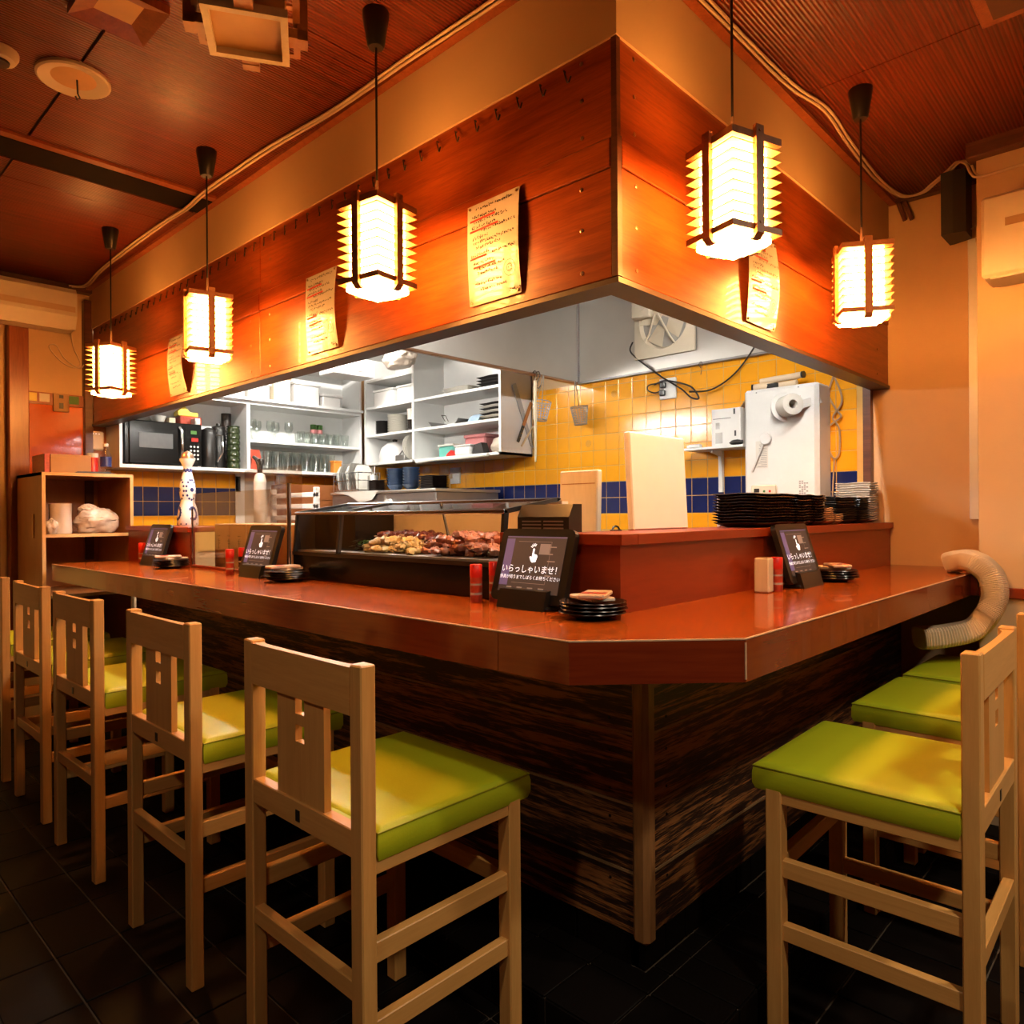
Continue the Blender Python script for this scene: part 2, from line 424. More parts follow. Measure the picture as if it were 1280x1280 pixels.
# walls
wr = struct(MB().box(XW+.008, 2.42, LY, YW+.15, 0, ZC+.02).build('wall_right', M['beige']))
wb = struct(MB().box(LX, -1.30, YW+.008, YW+.14, 0, ZC+.02).box(-1.30, -.50, YW+.008, YW+.14, 2.12, ZC+.02).box(-.50, XW+.01, YW+.008, YW+.14, 0, ZC+.02).build('wall_back', M['beige']))
struct(MB().box(LX-.12, LX, LY-.1, YW+.14, 0, ZC+.02).build('wall_left', M['darkwall']))
struct(MB().box(LX-.12, 2.42, LY-.12, LY, 0, ZC+.02).build('wall_front', M['darkwall']))
struct(MB().box(1.93, XW+.009, -1.75, -.43, 0, ZC+.01).build('wall_pillar', M['cream']))
struct(MB().cbox(1.915, 1.935, -1.75, -.43, .925, .968, .004).build('trim_1', M['panel_red']))
struct(MB().cbox(1.88, 1.94, -1.75, -.40, 2.715, ZC+.005, .004).box(1.93, 2.27, -.44, -.405, 2.715, ZC+.005).build('trim_2', M['hood_dark']))
struct(MB().box(2.235, XW+.01, .076, .112, 1.02, 1.9).build('trim_3', M['hood_dark']))
# far left wall: wooden post, rail, glossy orange panel, door
struct(MB().cbox(-.462, -.358, YW-.07, YW+.01, 0, 2.47, .004).build('trim_4', M['pillarwood']))
struct(MB().box(-.36, -.03, YW-.022, YW+.01, 1.995, 2.070).build('trim_5', M['pillarwood']))
struct(MB().box(-.36, -.045, YW-.006, YW+.01, .3, 1.997).build('trim_6', M['orange']))
struct(MB().cbox(-.045, .006, YW-.045, YW+.01, 1.0, 2.70, .004).build('trim_7', M['hood_dark']))
struct(MB().box(-.02, .115, YW-.012, YW+.01, 1.0, 2.0).build('trim_8', M['darkorange']))
dr = empty_struct('door_1')
MB().box(-1.30, -.50, YW+.03, YW+.05, 0, 2.12).build('door_pane', M['doorlight'], dr)
MB().box(-.56, -.50, YW+.0, YW+.06, 0, 2.12).box(-1.30, -1.24, YW+.0, YW+.06, 0, 2.12).box(-1.24, -.56, YW, YW+.06, 2.05, 2.12).build('door_frame', M['pillarwood'], dr)
MB().box(-1.24, -.56, YW+.01, YW+.055, .95, 1.03).build('cross_rail', M['pillarwood'], dr)

# ceiling: ribbed panels with dark gaps
ce = struct(MB().box(LX-.1, 2.42, LY-.1, YW+.15, ZC+.012, ZC+.1).build('ceiling', M['hood_dark']))
def cpanel(x0, x1, y0, y1):
    MB().box(x0, x1, y0, y1, ZC, ZC+.014).build('ceiling_panel', M['ceil'], ce)
for x0, x1 in ((LX, -.790), (-.780, -.004)):
    for y0, y1 in ((LY, -.95), (-.945, .90), (.905, 2.24), (2.50, 2.697), (2.701, YW)):
        cpanel(x0, x1, y0, y1)
for x0, x1 in ((0, 1.068), (1.072, XW+.01)): cpanel(x0, x1, LY, -.002)
struct(MB().box(.06, XW+.01, .06, YW+.01, ZC-.01, ZC+.013).build('ceiling_kitchen', M['white']))
struct(MB().cbox(LX, -.03, 2.282, 2.46, ZC-.014, ZC+.013, .004).build('trim_9', M['beam']))
struct(MB().box(LX, -.03, 2.24, 2.282, ZC-.012, ZC+.013).build('trim_10', M['pillarwood']))
struct(MB().box(LX, .0, YW-.06, YW+.005, ZC-.035, ZC+.013).build('trim_11', M['hood_dark']))
# ceiling edge strip along the soffit
struct(MB().box(-.035, -.004, -.035, YW, ZC-.014, ZC+.01).box(-.035, XW+.01, -.035, -.004, ZC-.014, ZC+.01).build('trim_12', M['pillarwood']))
struct(MB().box(2.235, XW+.01, -.43, -.04, ZC-.02, ZC+.01).build('trim_13', M['hood_dark']))
# beige drop above the wooden hood
struct(MB().box(0, .05, 0, YW+.005, 2.515, ZC+.004).box(.05, XW+.01, 0, .05, 2.515, ZC+.004).build('wall_soffit', M['beige']))
# kitchen wall tiles
PY, PZ = .10275, .1033
tys, tbs = [], []
for r in range(-1, 9):
    z0 = 1.277 + r*PZ; h = PZ
    for c in range(-20, 20):
        y = 2.101 - c*PY - PY/2
        if y < .14 or y > YW-.03: continue
        if y > 2.34 and (r > 3 or r < 0): continue
        if z0 + h > 2.15: continue
        (tbs if r in (0, 1) else tys).append((XW+.004, y, z0+h/2))
lay(tile_mesh('tile', .009, PY-.004, PZ-.004, M['ty']), wr, tys, 'tile')
lay(tile_mesh('tile', .009, PY-.004, PZ-.004, M['tb']), wr, tbs, 'tile')
lay(tile_mesh('tile', .009, PY-.004, .034, M['ty']), wr, [(XW+.004, 2.101-c*PY-PY/2, 2.1235) for c in range(-2, 19)], 'tile')
g = MB().box(XW+.002, XW+.0085, .113, YW, 1.02, 2.14).build('grout_bed', M['grout'], wr)
MB().box(.116, XW+.004, YW+.002, YW+.0085, 1.02, 1.64).build('grout_bed', M['grout'], wb)
tys, tbs = [], []
for r in range(-1, 3):
    for c in range(21):
        x = .12 + c*PY + PY/2
        if x > XW-.02: break
        (tbs if r in (0, 1) else tys).append((x, YW+.004, 1.283 + r*PZ + PZ/2))
lay(tile_mesh('tile', PY-.004, .009, PZ-.004, M['ty']), wb, tys, 'tile')
lay(tile_mesh('tile', PY-.004, .009, PZ-.004, M['tb']), wb, tbs, 'tile')

# ------------------------------------------------------------------ kitchen hood with cedar cladding
hd = thing('kitchen_hood', 'big L-shaped kitchen hood clad in red-brown cedar boards, steel lined inside', 'hood', (0,0,1.89))
def hz(mb): return xform(mb, T(0,0,-1.89))
for y0, y1 in ((.022, 1.905), (1.909, YW-.05)):
    hz(MB().cbox(.008, .045, y0, y1, 2.259, 2.517, .002)).build('plank', M['hood'], hd)
    hz(MB().cbox(.000, .045, y0, y1, 2.181, 2.257, .003)).build('plank', M['hood'], hd)
    hz(MB().cbox(.004, .045, y0, y1, 1.893, 2.178, .002)).build('plank', M['hood'], hd)
for x0, x1 in ((.022, XW-.002),):
    hz(MB().cbox(x0, x1, .008, .045, 2.259, 2.517, .002)).build('plank', M['hood'], hd)
    hz(MB().cbox(x0, x1, .000, .045, 2.181, 2.257, .003)).build('plank', M['hood'], hd)
    hz(MB().cbox(x0, x1, .004, .045, 1.893, 2.178, .002)).build('plank', M['hood'], hd)
hz(MB().box(0, .02, 0, .02, 1.893, 2.257).box(.004, .021, .004, .021, 2.257, 2.517)).build('corner_post', M['hood_dark'], hd)
hz(MB().box(.012, .05, .012, YW-.05, 1.89, 2.51).box(.05, XW, .012, .05, 1.89, 2.51)).build('backing', M['hood_dark'], hd)
# screws
sp = []
for y in (.12, 1.82, 1.99, 4.0):
    for z in (1.925, 2.04, 2.15, 2.29, 2.39, 2.49): sp.append(('x', y, z))
for x in (.09, 2.1):
    for z in (1.925, 2.04, 2.15, 2.29, 2.39, 2.49): sp.append(('y', x, z))
sc0 = MB().lathe([(.006,0),(.006,.002),(.003,.0035)], n=8, axis='x').build('screw', M['bronze'])
sc0.data.transform(Matrix.Rotation(PI, 4, 'Z'))
for i, (ax, t, z) in enumerate(sp):
    o = sc0 if i == 0 else sc0.copy()
    if i: COL.objects.link(o)
    dz = .0085 if z > 2.2 else .0045
    o.parent = hd
    if ax == 'x': o.location = (dz, t, z-1.89)
    else: o.location = (t, dz, z-1.89); o.rotation_euler = (0,0,PI/2)
hz(MB().box(-.004, .078, -.004, YW-.045, 1.874, 1.888).box(.078, XW-.004, -.004, .078, 1.874, 1.888)).build('bottom_frame', M['hood_frame'], hd)
hz(MB().box(.06, .066, .06, YW-.06, 1.89, 2.75).box(.066, XW-.01, .06, .066, 1.89, 2.75)).build('inner_lining', M['steel'], hd)
hz(MB().box(XW-.012, XW-.002, .07, 1.905, 2.145, 2.75)).build('back_panel', M['steel'], hd)
hz(MB().box(.07, XW-.002, 1.905, 1.915, 2.150, 2.75)).build('end_panel', M['steel'], hd)
hz(MB().cbox(.07, XW-.002, 1.897, 1.925, 2.138, 2.155, .004)).build('edge_rail', M['bronze'], hd)
hz(MB().cbox(XW-.030, XW-.002, .07, 1.9, 2.136, 2.150, .003)).build('drip_rail', M['steel_dark'], hd)
hz(MB().box(XW-.016, XW-.010, 1.888, 1.905, 2.15, 2.75).box(XW-.028, XW-.012, 1.897, 1.905, 2.15, 2.75)).build('corner_seam', M['chrome'], hd)

# ------------------------------------------------------------------ counter
ct = thing('counter', 'long L-shaped red-brown lacquered wooden bar counter with a cut-off corner', 'counter', (0,0,0))
MB().prism([(-.3905,3.544),(-.3905,.057),(.06,.057),(.06,3.544)], 'z', 1.0165, 1.02).build('counter_top', M['counter_y'], ct)
MB().prism([(-.3925,3.546),(-.3925,.057),(.06,.057),(.06,3.546)], 'z', .93, 1.0160).build('edge_band', M['counter_edge'], ct)
MB().prism([(-.3905,.0555),(-.3905,-.145),(-.130,-.399),(1.925,-.399),(1.925,-.425),(XW,-.425),(XW,.06),(.06,.06),(.06,.0555)], 'z', 1.0165, 1.02).build('counter_top', M['counter_x'], ct)
MB().prism([(-.3925,.0555),(-.3925,-.146),(-.1305,-.401),(1.925,-.401),(1.925,-.425),(XW,-.425),(XW,.06),(.06,.06),(.06,.0555)], 'z', .93, 1.0160).build('edge_band', M['counter_edge'], ct)
MB().tube([(-.391,3.545,1.0185),(-.391,-.146,1.0185),(-.130,-.399,1.0185),(1.92,-.399,1.0185)], .0024, 8).build('worn_highlight_edge', M['worn_highlight'], ct)  # pale tube paints the highlight along the worn top edge
MB().tube([(-.1312,-.4008,1.012),(-.1312,-.4008,.936)], .0022, 6).build('worn_highlight_edge', M['worn_highlight'], ct)
# counter front: weathered planks on both faces
bs = ct
zl = [.183, .346, .521, .707, .928]
MB().box(.05, .09, -.02, 3.50, .09, .93).box(.05, XW, -.025, .09, .09, .93).build('core', M['blackmatte'], bs)
for i in range(4):
    MB().cbox(.030, .055, -.028, 3.50, zl[i]+.002, zl[i+1]-.002, .003).build('plank', M['plank'], bs)
    MB().cbox(.066, XW, -.045, -.02, zl[i]+.002, zl[i+1]-.002, .003).build('plank', M['plank'], bs)
for i in (1, 2, 3):
    MB().box(.0285, .05, -.02, 3.50, zl[i]-.0035, zl[i]+.0035).build('worn_seam', M['worn'], bs)
    MB().box(.068, XW, -.0465, -.025, zl[i]-.0035, zl[i]+.0035).build('worn_seam', M['worn'], bs)
MB().cbox(.018, .068, -.062, -.012, .172, .93, .012).build('corner_post', M['post'], bs)
nl = MB().lathe([(.0001,-.0015),(.004,-.001),(.004,.002)], n=8, axis='x').build('nail', M['brownblack'])
k_ = 0
for i in range(4):
    for dz in (.03, .13):
        for (p, a) in (((.0295, .06, zl[i]+dz), 0), ((.14, -.0455, zl[i]+dz), PI/2)):
            o = nl if k_ == 0 else nl.copy()
            if k_: COL.objects.link(o)
            o.parent = bs; o.location = p; o.rotation_euler = (0,0,a); k_ += 1
kp = [(.038, y+.09, .14) for y in [-.045 + .181*k for k in range(1, 19)]]
lay(tile_mesh('tile', .02, .176, .08, M['floor']), bs, [(.045, p[1]-.136, .14) for p in kp], 'tile')
lay(tile_mesh('tile', .097, .02, .08, M['floor']), bs, [(.09+.1017*k, -.030, .14) for k in range(21)], 'tile')
# raised ledge behind the counter
lg = thing('counter_ledge', 'raised red-brown wooden ledge running along the back of the counter', 'ledge', (0,0,1.02))
lz = lambda mb: xform(mb, T(0,0,-1.02))
lz(MB().box(0, .025, .0, .42, 1.02, 1.197).box(.025, XW, 0, .025, 1.02, 1.197)).build('front_panel', M['panel_red'], lg)
lz(MB().cbox(.0625, XW, -.014, .24, 1.197, 1.2253, .001)).build('ledge_top', M['panel_red'], lg)
lz(MB().cbox(-.014, .062, -.014, .42, 1.197, 1.2253, .001)).build('ledge_top', M['panel_red'], lg)
lg2 = thing('counter_ledge', 'short piece of red-brown raised ledge under the tall painted bottle', 'ledge', (0,2.65,1.02))
MB().box(0, .025, 0, .88, 0, .177).build('front_panel', M['panel_red'], lg2)
MB().cbox(-.014, .24, 0, .88, .177, .2053, .003).build('ledge_top', M['panel_red'], lg2)

# ------------------------------------------------------------------ kitchen worktops (steel), low behind the counter
tag(MB().box(.10, .68, .10, 3.5, 0, .84).cbox(.08, .70, .09, 3.5, .84, .88, .004).build('worktop', M['steel_dark'], None), 'steel worktop unit standing right behind the counter', 'worktop')
sk = thing('sink_unit', 'steel sink and worktop unit under the white wall cupboard', 'worktop', (1.60,2.2,0))
MB().box(.04, .64, 0, 2.0, 0, .86).build('body', M['steel_dark'], sk)
MB().cbox(0, .655, 0, 2.0, .86, .90, .004).build('top', M['steel'], sk)
def smooth_path(P, n=9):
    out = []
    P = [Vector(p) for p in P]
    for i in range(len(P)-1):
        p0, p1, p2, p3 = P[max(i-1,0)], P[i], P[i+1], P[min(i+2,len(P)-1)]
        for k in range(n):
            t = k/n; out.append(.5*((2*p1)+(p2-p0)*t+(2*p0-5*p1+4*p2-p3)*t*t+(3*p1-p0-3*p2+p3)*t**3))
    return out+[P[-1]]
# ------------------------------------------------------------------ lanterns
def make_lantern(lit=True):
    r = thing('pendant_lantern', 'lit square wooden slat lantern', 'lamp')
    H = .25
    pm = M['paperglow'] if lit else M['paperoff']
    MB().box(-.058, .058, -.058, .058, .022, H-.012).build('paper_shade', pm, r)
    MB().cbox(-.066, .066, -.066, .066, -.006, .010, .003).cbox(-.045, .045, -.066-.012, .066+.012, -.002, .008, .002).cbox(-.078, .078, -.045, .045, -.002, .008, .002).build('bottom_diffuser', pm, r)
    def ring(z, t, o=.083, w=.026):
        mb = MB()
        mb.box(-o, o, -o, -o+w, z, z+t).box(-o, o, o-w, o, z, z+t).box(-o, -o+w, -o+w, o-w, z, z+t).box(o-w, o, -o+w, o-w, z, z+t)
        return mb
    MBr = ring(.012, .016, .083, .020); MBr.build('bottom_ring', M['lanternwood'], r)
    ring(H-.014, .018, .083, .024).build('top_ring', M['lanternwood'], r)
    s0 = ring(0, .0028).build('slat', M['lanternslat'], r)
    n = 8
    for k in range(n):
        o = s0 if k == 0 else s0.copy()
        if k: COL.objects.link(o); o.parent = r
        o.location = (0, 0, .045 + k*(H-.07)/(n-1)*.98)
    p0 = MB().box(-.092, -.080, -.0125, .0125, .004, H+.018).prism([(-.092,.004),(-.080,-.008),(-.068,-.008),(-.080,.010)], 'y', -.0125, .0125)
    p0.lathe([(.004,-.0945),(.004,-.092)], (0,0,.03), 8, axis='x').lathe([(.004,-.0945),(.004,-.092)], (0,0,H+.004), 8, axis='x')
    p = p0.build('side_post', M['lanternwood'], r)
    for k in range(1, 4):
        o = p.copy(); COL.objects.link(o); o.parent = r; o.rotation_euler = (0,0,k*PI/2)
    MB().box(-.08, .08, -.008, .008, H-.006, H+.004).box(-.008, .008, -.08, .08, H-.006, H+.004).build('top_bar', M['lanternwood'], r)
    return r
def hang(r, top, z0):
    L = ZC - z0
    MB().cyl((0,0,.25), (0,0,.33), .006, .004, 8).build('cord_grip', M['bronze'], r)
    MB().cyl((0,0,.32), (0,0,L-.085), .0035, n=6).build('cord', M['blackcable'], r)
    MB().lathe([(.022,L-.105),(.026,L-.10),(.040,L-.012),(.040,L)], n=14).build('ceiling_cup', M['black'], r)
LN = []
specs = [(-.25,.69,1.945,.16,'lit square slat lantern hanging between the two tall handwritten sheets on the hood'),
         (-.25,1.855,1.925,-.237,'lit square slat lantern hanging by the sheet half hidden behind it, above the middle stools'),
         (-.25,3.01,1.915,.46,'lit square slat lantern hanging nearest the cream air conditioner over the wooden shelf'),
         (.194,-.22,1.96,-.33,'lit square slat lantern just round the hood corner on the hose side'),
         (1.178,-.22,1.957,.55,'lit square slat lantern hanging at the hood end beside the beige wall')]
base = make_lantern()
protos = [base] + [None]*4
for i, (x, y, z, rz, lab) in enumerate(specs):
    r = base if i == 0 else copy_tree(base)
    LN.append(r)
for r, (x, y, z, rz, lab) in zip(LN, specs):
    r.location = (x, y, z); r.rotation_euler = (0,0,rz); r['label'] = lab; r['group'] = 'lit pendant lanterns around the hood'
    hang(r, ZC, z)
# unlit lantern fixed under the ceiling
un = thing('ceiling_lantern', 'unlit square lantern with pale frame fixed under the ceiling', 'lamp', (-.735,.525,2.40), -.536)
MB().box(-.085, .085, -.085, .085, .012, .24).build('paper_shade', M['paperoff'], un)
f = MB(); o_, w_ = .092, .016
f.box(-o_, o_, -o_, -o_+w_, -.004, .016).box(-o_, o_, o_-w_, o_, -.004, .016).box(-o_, -o_+w_, -o_+w_, o_-w_, -.004, .016).box(o_-w_, o_, -o_+w_, o_-w_, -.004, .016)
f.build('bottom_frame', M['plywood'], un)
def uring(z):
    a, b = .118, .016
    return MB().box(-a, a, -a, -a+b, z, z+.005).box(-a, a, a-b, a, z, z+.005).box(-a, -a+b, -a+b, a-b, z, z+.005).box(a-b, a, -a+b, a-b, z, z+.005)
for k in range(7): uring(.035+k*.03).build('slat', M['lanternwood'], un)
for k in range(4):
    MB().box(-.136, -.112, -.02, .02, -.002, .286).box(-.136, -.09, -.02, .02, .0, .022).build('side_post', M['lanternwood'], un).rotation_euler = (0,0,k*PI/2)
MB().box(-.09, .09, -.09, .09, .235, .286).cyl((0,0,.28),(0,0,ZC-2.40),.03,n=12).build('mount', M['lanternwood'], un)

# ceiling fittings
sq = thing('square_downlight', 'square wooden downlight frame sunk in the ribbed ceiling', 'lamp', (-.79,1.205,ZC))
a_, b_ = .105, .052
MB().add([(-a_,-a_,-.025),(a_,-a_,-.025),(a_,a_,-.025),(-a_,a_,-.025),(-b_,-b_,-.006),(b_,-b_,-.006),(b_,b_,-.006),(-b_,b_,-.006),(-a_,-a_,.004),(a_,-a_,.004),(a_,a_,.004),(-a_,a_,.004)],
         [(1,0,4,5),(2,1,5,6),(3,2,6,7),(0,3,7,4),(0,1,9,8),(1,2,10,9),(2,3,11,10),(3,0,8,11)]).build('frame', M['pillarwood'], sq)
MB().box(-b_, b_, -b_, b_, -.006, .004).build('lens', M['paperoff'], sq)
rd = thing('round_downlight', 'round brass-rimmed ceiling recess with a pull cord hanging out', 'lamp', (-.776,1.688,ZC))
MB().lathe([(.068,.004),(.068,-.004),(.105,-.014),(.112,-.010),(.112,.004)], n=28).build('rim', M['creamplastic'], rd)
MB().lathe([(.0001,.003),(.068,.003),(.070,-.004)], n=28).build('bowl', M['paperoff'], rd)
MB().tube([(.01,0,.0),(.012,0,-.05),(.02,.004,-.06),(.012,.008,-.068),(.006,.004,-.058)], .003, 6).build('pull_cord', M['blackcable'], rd)
sm = thing('smoke_detector', 'round cream smoke detector on the ribbed ceiling', 'detector', (-.985,1.70,ZC))
MB().lathe([(.055,.002),(.055,-.012),(.045,-.030),(.0001,-.034)], n=24).build('housing', M['creamplastic'], sm)
MB().lathe([(.030,-.0335),(.028,-.040),(.0001,-.042)], n=20).build('sensor_cap', M['black'], sm)
tf = thing('ceiling_box', 'dark red wooden box fixed to the ceiling near the beige pillar', 'box', (.93,-.735,ZC))
MB().cbox(-.125, .125, -.125, .125, -.03, .004, .004).build('housing', M['pillarwood'], tf)
MB().box(-.09, .09, -.09, .09, -.034, -.028).build('panel', M['hood_dark'], tf)

# cables along the ceiling edge
def wob(path, amp=.0): return path
cabs = thing('cable', 'pair of pale cables clipped along the ceiling edge above the left run of the hood', 'cable', (0,0,2.76))
cl = [(-.044,-.05),(-.044,.34),(-.046,.6),(-.05,.8),(-.055,1.2),(-.085,1.6),(-.09,1.9),(-.11,2.18),(-.10,2.40),(-.095,2.7),(-.09,3.2),(-.08,3.7),(-.055,4.06),(-.12,4.15)]
for k, dz in ((0, .0), (1, -.0)):
    MB().tube(smooth_path([(x-.016*k, y, .003-.018*(1 if 2.1 < y < 2.6 else 0)-.003*math.sin(y*5+k)) for x, y in cl], 5), .0052, 8).build('cord', M['cable'], cabs)
cabr = thing('cable', 'pair of pale cables clipped along the ceiling edge above the right run of the hood', 'cable', (0,0,2.76))
cr = [(-.044,-.044,.003),(.36,-.044,.003),(.58,-.046,.003),(.95,-.055,.002),(1.2,-.085,.002),(1.47,-.07,.0),(1.8,-.05,.0),(2.0,-.055,-.006),(2.15,-.09,-.015),(2.18,-.16,-.012),(2.14,-.22,.0),(2.08,-.29,.01),(2.02,-.34,.01),(1.97,-.385,-.03),(1.94,-.41,-.09),(1.92,-.45,-.12),(1.915,-.62,-.118),(1.915,-.9,-.115)]
for k in (0, 1):
    MB().tube(smooth_path([(x, y-.016*k, z-.003*math.sin(x*9+k)) for x, y, z in cr], 5), .0052, 8).build('cord', M['cable'], cabr)
tag(MB().tube([(2.24,-.055,2.75),(2.245,-.07,2.70),(2.25,-.08,2.665)], .010, 8).tube([(2.24,-.08,2.75),(2.245,-.098,2.70),(2.25,-.11,2.660)], .010, 8).build('cable_bundle', M['darkpipe']), 'dark stub of bundled cables hanging at the hood end against the wall', 'cable')

# hooks in a row on the upper board
hk = MB().tube([(0,0,.052),(-.012,-.004,.050),(-.016,-.012,.03),(-.022,-.024,.006),(-.030,-.036,.0),(-.034,-.046,.010)], .0024, 6)
h0 = hk.build('menu_hook', M['black'])
tag(h0, 'thin wire hook in the row along the upper hood board', 'hook', 'wire hooks along the hood')
for i in range(44):
    o = h0 if i == 0 else h0.copy()
    if i: COL.objects.link(o)
    o.location = (.010, .177 + i*.0885, 2.440)

# handwritten sheets pinned to the hood
def sheet(label, loc, rz, seed, curl=.012):
    rnd = random.Random(seed)
    t = thing('menu_sheet', label, 'notice', loc, rz)
    W, Hh = .218, .305
    N = 12; V = []; F = []
    def dep(u, v): return -.004 - curl*math.sin(PI*v)*(.5+.5*u) - .006*(v**2)
    for d in (0, .0008):
        for j in range(N+1):
            for i in range(5):
                u, v = i/4, j/N
                V.append((dep(u,v)+d, W*(.5-u), Hh*v))
    n1 = 5*(N+1)
    for j in range(N):
        for i in range(4):
            a = j*5+i; F.append((a, a+5, a+6, a+1)); F.append((n1+a, n1+a+1, n1+a+6, n1+a+5))
    MB().add(V, F, True).build('sheet', M['paper'], t)
    ink = MB(); red = MB()
    def stroke(mb, u, v, du, dv, w):
        # v measured from the top; small flat stroke lying just in front of the sheet
        a = Vector((dep(u,1-v)-.0016, W*(.5-u), Hh*(1-v))); b = Vector((dep(min(1,u+du),1-v-dv)-.0016, W*(.5-u-du), Hh*(1-v-dv)))
        d = (b-a); nrm = Vector((0, -d.z, d.y)).normalized()*w/2
        mb.add([a-nrm, b-nrm, b+nrm, a+nrm], [(0,1,2,3),(3,2,1,0)])
    def line(u0, u1, v, h=.026):
        u = u0
        while u < u1:
            w = rnd.uniform(.026, .046)
            for _ in range(rnd.randint(3, 5)):
                stroke(ink, u+rnd.uniform(0,w*.6), v+rnd.uniform(-h*.4,h*.4), rnd.uniform(-.012,.024), rnd.uniform(-.012,.014), .0028)
            u += w + rnd.uniform(.004, .012)
    line(.18,.86,.055); line(.10,.58,.13); line(.14,.80,.185); line(.10,.58,.235); line(.30,.95,.285); line(.12,.42,.345)
    line(.12,.90,.395); line(.18,.66,.445); line(.08,.45,.51); line(.5,.97,.53); line(.12,.5,.60); line(.18,.74,.655); line(.2,.6,.70); line(.14,.66,.80); line(.24,.72,.86); line(.80,.96,.945,.04)
    for u, v, L in ((.06,.165,.50),(.06,.270,.56),(.06,.545,.34),(.12,.635,.44)):
        stroke(red, u, v, L, -.006, .0062)
    cu, cv = .82, .74
    for rr, w in ((.105,.0011),(.05,.0014)):
        P = [(cu+rr*math.cos(a)*(1), cv+rr*.72*math.sin(a)) for a in [2*PI*k/18 for k in range(19)]]
        for (u0,v0),(u1,v1) in zip(P, P[1:]): stroke(ink, u0, v0, u1-u0, v1-v0, w)
    for a, b in ((.80,.73),(.845,.725)): stroke(ink, a, b, .006, .012, .002)
    for k in range(4): stroke(ink, .80+k*.013, .755+.006*math.sin(k), .013, .003, .001)
    tag(ink.build('handwriting', M['ink'], t), kind='stuff'); tag(red.build('red_underline', M['redink'], t), kind='stuff')
    for u, v in ((.05,.03),(.95,.03),(.05,.97),(.95,.97)):
        MB().lathe([(.0001,-.004),(.0045,-.003),(.0045,.0)], (dep(u,1-v), W*(.5-u), Hh*(1-v)), 8, axis='x').build('pin', M['bronze'], t)
    return t
sheet('handwritten sheet with red underlines pinned near the hood corner, fully uncovered', (.0,.443,1.920), 0, 1)
sheet('handwritten sheet with red underlines pinned left of the corner lantern, top corner covered', (.0,1.388,1.920), 0, 2, .016)
sheet('curled handwritten sheet behind the lantern above the middle stools', (.0,2.765,1.915), 0, 3, .03)
sheet('handwritten sheet pinned on the short side of the hood below a lantern', (.832,.0,1.912), PI/2, 4, .018)

